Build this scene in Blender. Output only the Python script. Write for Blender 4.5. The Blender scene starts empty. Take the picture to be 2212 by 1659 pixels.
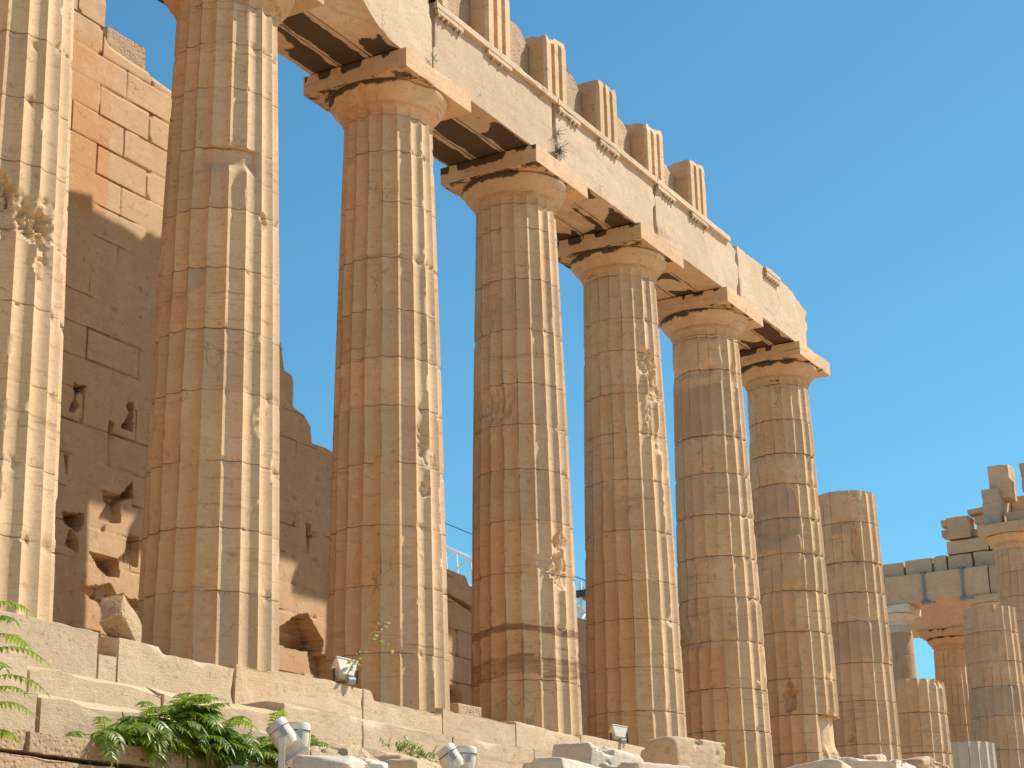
import bpy, math, random
import numpy as np
from mathutils import Matrix, Vector
random.seed(7)
R_ = math.radians
sc = bpy.context.scene
col = sc.collection
# ------------------------------------------------------------------ camera
CAM = np.array([-23.526, -15.573, -3.913])
yaw, pit, rol = 0.514442, 0.310644, -0.020005
fw = np.array([math.cos(pit)*math.cos(yaw), math.cos(pit)*math.sin(yaw), math.sin(pit)])
rt = np.cross(fw, [0, 0, 1]); rt /= np.linalg.norm(rt); up = np.cross(rt, fw)
r2 = rt*math.cos(rol)+up*math.sin(rol); u2 = -rt*math.sin(rol)+up*math.cos(rol)
cd = bpy.data.cameras.new('camera'); cam = bpy.data.objects.new('camera', cd); col.objects.link(cam)
cam.matrix_world = Matrix(((r2[0], u2[0], -fw[0], CAM[0]), (r2[1], u2[1], -fw[1], CAM[1]), (r2[2], u2[2], -fw[2], CAM[2]), (0, 0, 0, 1)))
cd.sensor_width = 36; cd.lens = 36*4002.73/2212; cd.clip_end = 8000; cd.clip_start = .1
sc.camera = cam
# ------------------------------------------------------------------ sky and sun
EL, AZ = 47.3, 49.5            # elevation, degrees east of south (-Y is south)
sv = Vector((math.cos(R_(EL))*math.sin(R_(AZ)), -math.cos(R_(EL))*math.cos(R_(AZ)), math.sin(R_(EL))))
w = bpy.data.worlds.new('World'); sc.world = w; w.use_nodes = True
nt = w.node_tree; bg = nt.nodes['Background']; sky = nt.nodes.new('ShaderNodeTexSky'); sky.sky_type = 'NISHITA'
sky.sun_disc = False; sky.sun_elevation = R_(EL); sky.sun_rotation = math.atan2(sv.x, sv.y)
sky.air_density = 1.0; sky.dust_density = 0.5; sky.ozone_density = 2.0; sky.altitude = 150
tint = nt.nodes.new('ShaderNodeMix'); tint.data_type = 'RGBA'; tint.blend_type = 'MULTIPLY'; tint.inputs[0].default_value = 1
tint.inputs[7].default_value = (.49, .955, 1.0, 1); nt.links.new(sky.outputs[0], tint.inputs[6])
nt.links.new(tint.outputs[2], bg.inputs[0]); bg.inputs[1].default_value = .092
ld = bpy.data.lights.new('sun', 'SUN'); ld.energy = 4.1; ld.angle = R_(.53); ld.color = (1, .90, .77)
sun = bpy.data.objects.new('sun', ld); col.objects.link(sun); sun.rotation_euler = sv.to_track_quat('Z', 'Y').to_euler(); sun.location = (0, -40, 60)
vs = sc.view_settings; vs.view_transform = 'Standard'; vs.look = 'None'; vs.exposure = 0.72; vs.gamma = 1
sc.cycles.max_bounces = 8; sc.cycles.diffuse_bounces = 5
# ------------------------------------------------------------------ noise
def _h(ix, iy, iz, s):
    with np.errstate(over='ignore'):
        h = (ix.astype(np.uint32)*np.uint32(374761393)) ^ (iy.astype(np.uint32)*np.uint32(668265263)) ^ (iz.astype(np.uint32)*np.uint32(2246822519)) ^ np.uint32((s*3266489917+977) & 0xffffffff)
        h = (h ^ (h >> np.uint32(15)))*np.uint32(2246822519); h = (h ^ (h >> np.uint32(13)))*np.uint32(3266489917); h ^= h >> np.uint32(16)
    return h.astype(np.float64)/4294967295.0
def vn(P, s=0):
    P = np.asarray(P, float); i = np.floor(P).astype(np.int64); f = P-i; f = f*f*(3-2*f)
    x, y, z = i[..., 0], i[..., 1], i[..., 2]; r = 0
    for a in (0, 1):
        wa = f[..., 0] if a else 1-f[..., 0]
        for b in (0, 1):
            wb = f[..., 1] if b else 1-f[..., 1]
            for c in (0, 1):
                wc = f[..., 2] if c else 1-f[..., 2]
                r = r+wa*wb*wc*_h(x+a, y+b, z+c, s)
    return r
def fbm(P, s=0, o=4):
    r = 0; a = .5; t = 0; P = np.asarray(P, float)
    for k in range(o):
        r = r+a*vn(P, s+k*17); t += a; a *= .5; P = P*2.03+11.3
    return r/t
def ss(x, a, b):
    t = np.clip((x-a)/(b-a), 0, 1); return t*t*(3-2*t)
# ------------------------------------------------------------------ tags
def tag(o, label=None, cat=None, group=None, kind=None):
    if label: o['label'] = label
    if cat: o['category'] = cat
    if group: o['group'] = group
    if kind: o['kind'] = kind
    elif label and cat: o['kind'] = 'thing'
    return o
def empty(name, loc, rz=0, label=None, cat=None, group=None):
    o = bpy.data.objects.new(name, None); o.location = loc; o.rotation_euler[2] = rz; col.objects.link(o)
    o.empty_display_size = .2
    return tag(o, label, cat, group, 'thing' if label else None)
def mesh(name, V, F, mat, parent=None, wear=None, smooth=True, loc=None, sharp=32):
    me = bpy.data.meshes.new(name); V = np.asarray(V, float)
    me.from_pydata(V.tolist(), [], F if isinstance(F, list) else F.tolist())
    if smooth: me.polygons.foreach_set('use_smooth', [True]*len(me.polygons))
    if wear is not None:
        a = me.attributes.new('wear', 'FLOAT_COLOR', 'POINT')
        c = np.ones((len(V), 4)); c[:, :np.shape(wear)[1]] = wear; a.data.foreach_set('color', c.ravel())
    me.materials.append(mat); me.update()
    if smooth and sharp: me.set_sharp_from_angle(angle=R_(sharp))
    o = bpy.data.objects.new(name, me); col.objects.link(o)
    if parent is not None: o.parent = parent
    if loc is not None: o.location = loc
    return o
# ------------------------------------------------------------------ materials
def newmat(name):
    m = bpy.data.materials.new(name); m.use_nodes = True; t = m.node_tree; b = t.nodes['Principled BSDF']; return m, t, b
def mixc(t, fac, a, b, mode='MIX'):
    n = t.nodes.new('ShaderNodeMix'); n.data_type = 'RGBA'; n.blend_type = mode
    for s, v in ((0, fac), (6, a), (7, b)):
        if isinstance(v, (tuple, list)): n.inputs[s].default_value = (*v, 1)
        elif isinstance(v, (int, float)): n.inputs[s].default_value = v
        else: t.links.new(v, n.inputs[s])
    return n.outputs[2]
def noise(t, vec, scale, detail=4, rough=.55, dist=0):
    n = t.nodes.new('ShaderNodeTexNoise'); n.inputs['Scale'].default_value = scale; n.inputs['Detail'].default_value = detail
    n.inputs['Roughness'].default_value = rough; n.inputs['Distortion'].default_value = dist; t.links.new(vec, n.inputs['Vector']); return n.outputs['Fac']
def ramp(t, v, lo, hi, a=0., b=1.):
    n = t.nodes.new('ShaderNodeMapRange'); n.interpolation_type = 'SMOOTHSTEP'; t.links.new(v, n.inputs[0])
    for k, q in zip((1, 2, 3, 4), (lo, hi, a, b)): n.inputs[k].default_value = q
    return n.outputs[0]
def math_(t, op, a, b=0):
    n = t.nodes.new('ShaderNodeMath'); n.operation = op
    for k, q in ((0, a), (1, b)):
        if isinstance(q, (int, float)): n.inputs[k].default_value = q
        else: t.links.new(q, n.inputs[k])
    return n.outputs[0]
def scaled(t, vec, s, rot=(0, 0, 0)):
    n = t.nodes.new('ShaderNodeMapping'); n.inputs['Scale'].default_value = s; n.inputs['Rotation'].default_value = rot; t.links.new(vec, n.inputs[0]); return n.outputs[0]
def stone(name, A, B, patina=(.54, .298, .138), vein=.5, bump=.5, pit=0, base_patina=0., coarse=0, stainc=(.034, .020, .011), greyd=.25, ramp_lo=.92):
    m, t, b = newmat(name); K = (.92, .862, .82); A = tuple(q*k for q, k in zip(A, K)); B = tuple(q*k for q, k in zip(B, K)); patina = tuple(q*k for q, k in zip(patina, (1., 1., 1.)))
    pos = t.nodes.new('ShaderNodeNewGeometry').outputs['Position']
    oi = t.nodes.new('ShaderNodeObjectInfo').outputs['Random']
    at = t.nodes.new('ShaderNodeAttribute'); at.attribute_name = 'wear'
    sp = t.nodes.new('ShaderNodeSeparateColor'); t.links.new(at.outputs['Color'], sp.inputs[0])
    big = noise(t, pos, .55, 3); mid = noise(t, pos, 2.6, 5, .6, .4)
    c = mixc(t, ramp(t, big, .35, .65), A, B)
    c = mixc(t, ramp(t, mid, .3, .72, 0, .8), c, tuple(x*.86 for x in (A[0], A[1]*.96, A[2]*.88)))
    # per-stone tint
    hs = t.nodes.new('ShaderNodeHueSaturation'); t.links.new(c, hs.inputs['Color'])
    t.links.new(math_(t, 'ADD', .86, math_(t, 'MULTIPLY', oi, .27)), hs.inputs['Value']); c = hs.outputs[0]
    # patina; on the wall also the painted tint of its shaded part
    pn = noise(t, scaled(t, pos, (1, 1, .55)), 2.2, 6, .62, .6)
    pf = math_(t, 'ADD', math_(t, 'ADD', sp.outputs[1], base_patina), math_(t, 'MULTIPLY', math_(t, 'SUBTRACT', oi, .5), .34))
    pf = ramp(t, math_(t, 'ADD', pf, math_(t, 'MULTIPLY', math_(t, 'SUBTRACT', pn, .5), 1.5)), .15, 1.12, 0, .85)
    c = mixc(t, pf, c, patina)
    # bedding veins, nearly level, slightly inclined
    vv = noise(t, scaled(t, pos, (.5, .5, 7), (.12, -.1, 0)), 1.6, 5, .6, 1.2)
    c = mixc(t, ramp(t, vv, .56, .74, 0, vein), c, (A[0]*.55, A[1]*.47, A[2]*.42), 'MIX')
    # thin cracks
    vo = t.nodes.new('ShaderNodeTexVoronoi'); vo.feature = 'DISTANCE_TO_EDGE'; vo.inputs['Scale'].default_value = .8
    wv = t.nodes.new('ShaderNodeVectorMath'); wv.operation = 'ADD'; nz = t.nodes.new('ShaderNodeTexNoise'); nz.inputs['Scale'].default_value = 1.7; nz.inputs['Detail'].default_value = 5
    t.links.new(pos, nz.inputs['Vector']); t.links.new(scaled(t, pos, (.7, .7, 1.1)), wv.inputs[0]); t.links.new(nz.outputs['Color'], wv.inputs[1]); t.links.new(wv.outputs[0], vo.inputs['Vector'])
    crk = ramp(t, vo.outputs['Distance'], .002, .011, 1, 0)
    crk = math_(t, 'MULTIPLY', crk, ramp(t, noise(t, pos, .9, 2), .56, .66))
    c = mixc(t, math_(t, 'MULTIPLY', crk, .5), c, (.12, .07, .04))
    # grey weathering blotches and speckle
    gn = noise(t, pos, 1.3, 7, .68, .2)
    c = mixc(t, ramp(t, gn, .56, .76, 0, greyd), c, (.27, .24, .205))
    fine = noise(t, pos, 38, 4, .7)
    c = mixc(t, ramp(t, fine, .35, .7, .0, .30), c, tuple(x*.62 for x in A))
    scr = noise(t, scaled(t, pos, (2.5, 2.5, 26), (.25, .2, 0)), 2.2, 6, .7, .5)
    c = mixc(t, ramp(t, scr, .53, .68, 0, .48), c, tuple(x*.5 for x in A))
    lt = noise(t, pos, 5.5, 6, .7)
    c = mixc(t, ramp(t, lt, .54, .70, 0, .22), c, tuple(min(.8, x*1.25) for x in A))
    spk = noise(t, pos, 75, 3, .75)
    c = mixc(t, ramp(t, spk, .56, .76, 0, .5), c, (.13, .075, .04))
    dk = noise(t, pos, 9, 6, .72)
    c = mixc(t, ramp(t, dk, .55, .74, 0, .62), c, (.20, .115, .06))
    # new stone insets
    fr = mixc(t, ramp(t, mid, .3, .7), (.41, .275, .165), (.46, .32, .20))
    c = mixc(t, ramp(t, sp.outputs[2], .35, .65), c, fr)
    # brown veined bands and dirt lines, plus painted shade in wall holes
    br = math_(t, 'SUBTRACT', 1., at.outputs['Alpha'])
    bn = noise(t, scaled(t, pos, (.8, .8, 5), (.2, .15, 0)), 2.4, 7, .68, .8)
    c = mixc(t, ramp(t, math_(t, 'ADD', br, bn), .78, 1.15, 0, .75), c, (.21, .10, .045))
    # black crust, plus painted shade in the deepest wall holes
    sn = noise(t, scaled(t, pos, (1, 1, .6)), 2.7, 8, .68, .35)
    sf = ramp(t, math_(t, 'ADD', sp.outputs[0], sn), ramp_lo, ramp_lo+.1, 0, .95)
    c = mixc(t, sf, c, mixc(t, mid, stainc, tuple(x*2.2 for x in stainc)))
    t.links.new(c, b.inputs['Base Color']); b.inputs['Roughness'].default_value = .78; b.inputs['Specular IOR Level'].default_value = .25
    h = math_(t, 'ADD', math_(t, 'ADD', math_(t, 'MULTIPLY', noise(t, pos, 14, 7, .7), .6), math_(t, 'MULTIPLY', fine, .3)), math_(t, 'MULTIPLY', scr, -.22))
    if pit:
        v2 = t.nodes.new('ShaderNodeTexVoronoi'); v2.inputs['Scale'].default_value = 17; t.links.new(pos, v2.inputs['Vector'])
        h = math_(t, 'ADD', h, math_(t, 'MULTIPLY', ramp(t, v2.outputs['Distance'], .05, .5), pit))
    if coarse: h = math_(t, 'ADD', h, math_(t, 'MULTIPLY', noise(t, scaled(t, pos, (1, 1, 3)), 5, 8, .7), coarse))
    h = math_(t, 'SUBTRACT', h, math_(t, 'MULTIPLY', crk, .4))
    bp = t.nodes.new('ShaderNodeBump'); bp.inputs['Strength'].default_value = bump; bp.inputs['Distance'].default_value = .02
    t.links.new(h, bp.inputs['Height']); t.links.new(bp.outputs[0], b.inputs['Normal'])
    return m
MARBLE = stone('weathered_marble', (.74, .55, .36), (.61, .445, .28), vein=.95, bump=.38, greyd=.38)
WALLM = stone('wall_marble', (.70, .50, .305), (.62, .445, .27), patina=(.52, .255, .095), vein=.45, base_patina=.02, greyd=.12, bump=.35)
STEPM = stone('step_marble', (.66, .53, .375), (.58, .455, .32), vein=.7, bump=1.0, greyd=.6)
ROUGH = stone('rough_stone', (.54, .40, .27), (.44, .32, .21), vein=.1, bump=1.0, pit=.6, coarse=.6, greyd=.3)
GREYM = stone('grey_marble', (.82, .76, .68), (.70, .62, .52), patina=(.5, .36, .22), vein=.25, bump=.8, coarse=.3, greyd=.4, stainc=(.06, .055, .05))
WHITEM = stone('new_white_marble', (.66, .61, .545), (.60, .56, .50), patina=(.6, .5, .4), vein=.12, bump=.15, greyd=.1)
PALEM = stone('far_marble', (.74, .535, .36), (.66, .47, .31), vein=.3, bump=.5, greyd=.3)
def plain(name, c, rough=.5, metal=0, var=0):
    m, t, b = newmat(name); b.inputs['Roughness'].default_value = rough; b.inputs['Metallic'].default_value = metal
    if var:
        pos = t.nodes.new('ShaderNodeNewGeometry').outputs['Position']; n = noise(t, pos, 9, 5, .65)
        t.links.new(mixc(t, ramp(t, n, .4, .75, 0, var), c, (c[0]*.6, c[1]*.5, c[2]*.4)), b.inputs['Base Color'])
    else: b.inputs['Base Color'].default_value = (*c, 1)
    return m
PAINT = plain('white_painted_metal', (.66, .61, .53), .5, 0, .5)
RUST = plain('rusty_metal', (.42, .2, .09), .8, 0, .7)
DARK = plain('dark_metal', (.05, .05, .05), .5, .3)
GREYMET = plain('grey_metal', (.32, .35, .38), .45, .3, .3)
CRANEM = plain('pale_crane_paint', (.75, .77, .78), .5, 0, .15)
STEEL = plain('blue_steel', (.2, .24, .29), .5, .2, .3)
GLASS = plain('lamp_glass', (.12, .13, .14), .08)
def leafmat(name, c1, c2, tr=.35):
    m, t, b = newmat(name); oi = t.nodes.new('ShaderNodeNewGeometry')
    pos = oi.outputs['Position']; n = noise(t, pos, 7, 3); rnd = oi.outputs['Random Per Island']
    c = mixc(t, rnd, c1, c2); c = mixc(t, ramp(t, n, .35, .7, 0, .4), c, tuple(x*.6 for x in c1))
    t.links.new(c, b.inputs['Base Color']); b.inputs['Roughness'].default_value = .38
    tl = t.nodes.new('ShaderNodeBsdfTranslucent'); t.links.new(mixc(t, .5, c, (c2[0]*1.6, c2[1]*1.7, c2[2])), tl.inputs[0])
    mx = t.nodes.new('ShaderNodeMixShader'); mx.inputs[0].default_value = tr; t.links.new(b.outputs[0], mx.inputs[1]); t.links.new(tl.outputs[0], mx.inputs[2])
    t.links.new(mx.outputs[0], t.nodes['Material Output'].inputs[0]); return m
LEAF = leafmat('ailanthus_leaf', (.06, .14, .015), (.26, .36, .04), .45)
LEAF2 = leafmat('young_leaf', (.16, .26, .04), (.36, .38, .06), .45)
DRYL = leafmat('dry_leaf', (.30, .27, .10), (.42, .34, .14), .3)
GREYL = leafmat('grey_green_leaf', (.10, .13, .06), (.20, .22, .10), .3)
STEM = plain('plant_stem', (.13, .11, .04), .7, 0, .4)
ARCHM = stone('architrave_marble', (.68, .55, .405), (.60, .475, .34), patina=(.54, .35, .20), vein=.75, bump=.7, greyd=.4)
# ------------------------------------------------------------------ generic stone block
def axis_pts(h, n, r):
    a = list(np.linspace(-h, h, n+1))
    for q in (r*.45, r, r*1.8):
        if q < h: a += [h-q, q-h]
    return np.unique(np.round(a, 5))
def block(name, c, s, mat, parent=None, res=.1, er=.02, chip=.06, rough=.012, seed=0, rot=None, bow=0, deform=None, attr=None, pfreq=1., cfreq=2.2, loc=None, lab=None):
    """a stone with worn edges: c centre, s full size; noise is taken in the frame of c so every block differs"""
    h = np.array(s)/2.; c = np.array(c, float)
    ax = [axis_pts(h[k], max(2, int(math.ceil(s[k]/res))), er) for k in range(3)]
    V = []; F = []; n0 = 0
    for k in range(3):
        i, j = (k+1) % 3, (k+2) % 3; U, W_ = np.meshgrid(ax[i], ax[j], indexing='ij'); nu, nv = U.shape
        for sg in (-1, 1):
            P = np.zeros((nu*nv, 3)); P[:, i] = U.ravel(); P[:, j] = W_.ravel(); P[:, k] = sg*h[k]; V.append(P)
            idx = np.arange(nu*nv).reshape(nu, nv)+n0; q = np.stack([idx[:-1, :-1], idx[1:, :-1], idx[1:, 1:], idx[:-1, 1:]], -1).reshape(-1, 4)
            if sg < 0: q = q[:, ::-1]
            F.append(q); n0 += nu*nv
    V = np.concatenate(V); F = np.concatenate(F)
    key, inv = np.unique(np.round(V, 4), axis=0, return_inverse=True); inv = inv.ravel(); V = key; F = inv[F]
    N = V+c+seed*3.17
    n1 = fbm(N*cfreq, seed, 4); r = er*(.4+1.2*vn(N*3, seed+3))+chip*ss(n1, .57, .88)*2.2
    r = np.minimum(r, h.min()*.95)[:, None]
    q = np.clip(V, -(h-r), h-r); d = V-q; L = np.linalg.norm(d, axis=1, keepdims=True); L[L < 1e-9] = 1
    V2 = q+d/L*np.minimum(r, np.abs(d).max(1, keepdims=True)+1e-9)
    nd = d/L
    V2 = V2-nd*(rough*2*(fbm(N*3.1*pfreq, seed+9, 5))[:, None])
    if bow: V2 = V2-nd*bow*fbm(N*.7, seed+5, 2)[:, None]
    if deform is not None: V2 = deform(V2, V)
    wear = np.zeros((len(V2), 3))
    if attr is not None: wear = attr(V2, V, nd, wear)
    if rot is not None: V2 = V2 @ np.array(Matrix.Rotation(rot[2], 3, 'Z') @ Matrix.Rotation(rot[1], 3, 'Y') @ Matrix.Rotation(rot[0], 3, 'X')).T
    if parent is None and loc is None:
        base = c-np.array([0, 0, 0]); o = mesh(name, V2, F, mat, None, wear, loc=tuple(base))
    else: o = mesh(name, V2+c, F, mat, parent, wear)
    return o
# ------------------------------------------------------------------ columns
SP = 4.295
def rad(z): return .955-.21*(z/9.57)+.017*np.sin(np.pi*np.clip(z/9.57, 0, 1))
def ring_mesh(name, TH, rows, Rr, mat, parent, wear, cap=True):
    """rows: z (nz,N) ; Rr radius (nz,N)"""
    nz, N = Rr.shape
    X = Rr*np.cos(TH); Y = Rr*np.sin(TH); V = np.stack([X, Y, rows], -1).reshape(-1, 3)
    a = np.arange(nz*N).reshape(nz, N); b = np.roll(a, -1, 1)
    F = np.stack([a[:-1], b[:-1], b[1:], a[1:]], -1).reshape(-1, 4).tolist()
    W_ = wear.reshape(-1, wear.shape[-1])
    if cap:
        V = np.concatenate([V, [[0, 0, rows[0].mean()], [0, 0, rows[-1].mean()]]]); k = nz*N
        F += [(int(b[0, j]), int(a[0, j]), k) for j in range(N)]+[(int(a[-1, j]), int(b[-1, j]), k+1) for j in range(N)]
        W_ = np.concatenate([W_, [[0]*3+[1]*(W_.shape[1]-3)]*2])
    return mesh(name, V, F, mat, parent, W_)
def column(x, y, joints, label, group, top=None, seed=1, feats=(), pat=.5, dz=.045, N=240, mat=MARBLE, rug=1., jit=0., ang0=225., capital=True, R0=1., base=0., zs=1., crust=.45, name='fluted_column'):
    root = empty(name, (x, y, base), 0, label, 'column', group)
    rng = np.random.RandomState(seed*13+5)
    zj = [-.14 if base == 0 else 0.]+sorted(joints)+[top if top else 9.57]
    spf = N//20
    j = np.arange(N); t = (j % spf)/spf; fl = 1-(2*np.abs(t-.5))**2.0; ad = np.minimum(t, 1-t); flute_id = j//spf
    wob = rng.rand(20)
    for k in range(len(zj)-1):
        gp = .0012 if jit == 0 else .003; z0, z1 = zj[k]+gp, zj[k+1]-gp
        da = rng.uniform(-1, 1)*jit; ox = rng.uniform(-1, 1)*.012*jit; oy = rng.uniform(-1, 1)*.012*jit
        e = [0, .006, .014, .028, .05]
        zz = np.unique(np.round(np.concatenate([z0+np.array(e), z1-np.array(e), np.linspace(z0+.05, z1-.05, max(2, int((z1-z0)/dz)))]), 5))
        nz = len(zz)
        th = np.radians(ang0+da)+2*np.pi*j/N; TH, Z = np.meshgrid(th, zz); T, A = np.meshgrid(fl, ad)[0], np.meshgrid(ad, zz)[0]
        T = np.broadcast_to(fl, (nz, N)); A = np.broadcast_to(ad, (nz, N))
        Rb = rad(Z*zs)*R0; D = .068*Rb/.955
        P = np.stack([Rb*np.cos(TH)+x, Rb*np.sin(TH)+y, Z+base], -1)
        flu = np.ones((nz, N)); ext = np.zeros((nz, N)); wear = np.zeros((nz, N, 4)); wear[..., 3] = 1
        dzv = np.minimum(Z-z0, z1-Z)
        # patina: honey coloured on the side the rain does not wash
        thd = np.degrees(TH) % 360
        fn = wob[np.broadcast_to(flute_id, (nz, N))]
        ang = ss(np.cos(np.radians(thd-165)), .30, .85)
        wear[..., 1] = pat*(.25+.75*ang)*(1.1-.35*ss(Z*zs, 1.5, 8.5))+.25*(fn-.5)*ang+.12*(rng.rand()-.5)
        wear[..., 0] = .34*ss(A, .035, .0)*ang*ss(vn(P*4, seed), .3, .7)+.42*ss(dzv, .010, .001)*ss(vn(P*3, seed+2), .3, .6)
        wear[..., 3] -= .75*ss(A, .035, 0)*ss(vn(P*np.array([5, 5, 1.5]), seed+6), .25, .7)*(.35+.65*ang)
        wear[..., 3] -= .66*ss(dzv, .014, .003)*ss(vn(P*2.5, seed+8), .1, .5)
        wear[..., 0] += crust*.28*ss(Z*zs, 7.2, 9.5)*ang
        for f in feats:
            kd = f[0]
            if kd == 'fresh':   # new stone: theta range, z range with a ragged edge
                _, a0, a1, b0, b1 = f[:5]; n_ = (fbm(P*2.2, seed+31, 3)-.5)*.5
                m_ = ss((thd-a0)/25+n_, 0, .08)*ss((a1-thd)/25+n_, 0, .08)*ss((Z-b0)+n_, 0, .03)*ss((b1-Z)+n_*.8, 0, .03)
                wear[..., 2] = np.maximum(wear[..., 2], m_); wear[..., 0] *= 1-m_; flu = np.minimum(flu, 1-m_*(f[5] if len(f) > 5 else .4)); ext = ext-m_*.008
            elif kd == 'plain':  # broken convex surface without flutes
                _, a0, a1, b0, b1, dp = f; n_ = (fbm(P*1.6, seed+7, 3)-.5)*.9
                m_ = ss((thd-a0)/25+n_, 0, .35)*ss((a1-thd)/25+n_, 0, .35)*ss((Z-b0)*2+n_, 0, .3)*ss((b1-Z)*2+n_, 0, .3)
                flu = flu*(1-m_*.85); ext = ext+m_*(dp+.05*(fbm(P*2.5, seed+8, 4)-.4))
            elif kd == 'gouge':
                _, a0, b0, ra, rb, dp = f
                dn = ((((thd-a0+180) % 360)-180)*np.pi/180*Rb/ra)**2+((Z-b0)/rb)**2
                m_ = ss(dn+(fbm(P*7, seed+40, 5)-.5)*2.2, 1.0, .72); rn = 1-np.abs(2*fbm(P*7, seed+41, 4)-1)*2.2; ext = ext+m_*dp*(.55+.6*rn)*np.clip(1.25-.5*dn, .5, 1.25); flu = flu*(1-m_*.45)
            elif kd == 'under':  # slab edge: everything below b0 in the angle range cut back, fading down
                _, a0, a1, b0, b1, dp = f
                m_ = ss(thd, a0, a0+1.5)*ss(-thd, -a1, -a1+1.5)*(Z < b0)*ss(Z, b1, b1+(b0-b1)*.5); ext = ext+m_*dp; flu = flu*(1-.8*m_)
            elif kd == 'bulge':  # round off this drum's edges
                _, b0, b1, dp = f
                if z0 >= b0-.1 and z1 <= b1+.1:
                    q = 1-np.clip(dzv/.12, 0, 1); ext = ext+.45*dp*q**2.4*(.1+1.3*fbm(P*1.5, seed+50, 3))
            elif kd == 'vein':
                _, b0, b1, a_ = f
                zz_ = Z+.05*np.sin(thd/18)+.16*(fbm(P*1.3, seed+60, 3)-.5)
                wear[..., 3] -= a_*ss(zz_, b0, b0+.04)*ss(-zz_, -b1, -b1+.04)
            elif kd == 'pat':
                _, b0, b1, a_ = f; wear[..., 1] += a_*ss(Z, b0, b0+.03)*ss(-Z, -b1, -b1+.03)
        n1 = fbm(P*3.3, seed+1, 4); n2 = fbm(P*np.array([6, 6, 2.2]), seed+2, 4); n3 = fbm(P*15, seed+3, 3)
        ch = ss(n2, .67, .70)*.015*rug
        ero = .0022*rug*n1+.0016*rug*n3+ss(A, .10, 0)*(.003*rug+ch)
        q = ss(dzv, .03, 0); ero = ero+q*(.003 if jit == 0 else .005)+ss(dzv, .12, 0)*ss(fbm(P*4.5, seed+4, 5), .60, .65)*.022*rug
        wl = ss(-np.cos(np.radians(thd-135)), .0, 1.)   # unused side stays crisp
        Rr = Rb-D*T*flu-ero-ext
        X0 = ox; Y0 = oy
        o = ring_mesh('drum', TH, Z+0*Z, Rr, mat, root, wear)
        if jit: o.location = (X0, Y0, 0)
    if capital:
        # capital: fluted neck, annulets, echinus; the abacus is its sub-part
        zz = np.array([9.573, 9.578, 9.60, 9.63, 9.66, 9.69, 9.705, 9.715, 9.722, 9.735, 9.74, 9.752, 9.757, 9.769, 9.774, 9.785, 9.81, 9.85, 9.89, 9.93, 9.97, 10.005, 10.03, 10.05, 10.066, 10.075, 10.08])
        rr = np.array([.743, .747, .749, .751, .754, .760, .766, .772, .79, .79, .782, .795, .786, .80, .79, .805, .835, .872, .906, .938, .966, .986, .996, 1.0, .993, .97, .93])*R0
        flv = np.array([1, 1, 1, 1, 1, .9, .7, .35, 0]+[0]*18)
        th = np.radians(ang0)+2*np.pi*j/N; TH, Z = np.meshgrid(th, zz/zs); Rb = np.broadcast_to(rr[:, None], TH.shape)
        P = np.stack([Rb*np.cos(TH)+x, Rb*np.sin(TH)+y, Z+base], -1)
        er = .016*rug*fbm(P*3, seed+21, 4)+ss(fbm(P*2.3, seed+22, 4), .56, .8)*.06*rug
        Rr = Rb-.050*fl[None, :]*flv[:, None]-er
        thd = np.degrees(TH) % 360; wear = np.zeros((len(zz), N, 3)); ang = ss(np.cos(np.radians(thd-165)), .2, .9)
        wear[..., 1] = pat*(.15+.75*ang); wear[..., 0] = crust*(1.15*ss(Z*zs, 9.86, 10.07)*(.35+.65*ang)+.35*ang+.5*ss(np.abs(Z*zs-9.66), .05, .0)*ang)
        cp = ring_mesh('capital', TH, Z, Rr, mat, root, wear)
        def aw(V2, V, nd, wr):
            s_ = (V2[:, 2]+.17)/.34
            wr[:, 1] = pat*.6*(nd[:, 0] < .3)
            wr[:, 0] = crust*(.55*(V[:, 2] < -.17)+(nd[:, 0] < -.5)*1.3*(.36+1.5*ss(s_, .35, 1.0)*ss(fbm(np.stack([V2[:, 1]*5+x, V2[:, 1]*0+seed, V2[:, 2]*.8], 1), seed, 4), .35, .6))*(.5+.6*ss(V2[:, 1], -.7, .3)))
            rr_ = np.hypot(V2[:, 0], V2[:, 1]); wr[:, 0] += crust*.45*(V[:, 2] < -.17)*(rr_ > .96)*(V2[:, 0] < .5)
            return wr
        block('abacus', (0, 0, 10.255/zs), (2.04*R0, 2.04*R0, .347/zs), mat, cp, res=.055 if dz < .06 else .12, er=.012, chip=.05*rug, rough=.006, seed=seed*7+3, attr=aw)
    return root
GC = 'fluted marble columns of the south colonnade'
def J(*a): return list(a)
gen = J(.86, 1.72, 2.67, 3.62, 4.53, 5.38, 6.22, 7.08, 7.95, 8.78)
column(-3*SP, 0, gen, 'fluted column outside the left edge of the view carrying the beam end', GC, seed=12, pat=.35, dz=.2, N=160)
column(-2*SP, 0, gen, 'fluted column at the left edge of the view, its middle smashed into a rough scar', GC, seed=11, pat=.35, dz=.026, rug=1.25, N=320,
       feats=[('gouge', 240, 4.75, .6, .35, .07), ('gouge', 215, 5.0, .45, .3, .10), ('gouge', 262, 4.6, .35, .3, .06), ('gouge', 252, 6.95, .07, .07, .04), ('gouge', 268, 4.3, .12, .5, .05), ('gouge', 235, 2.95, .05, .06, .03)])
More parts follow.
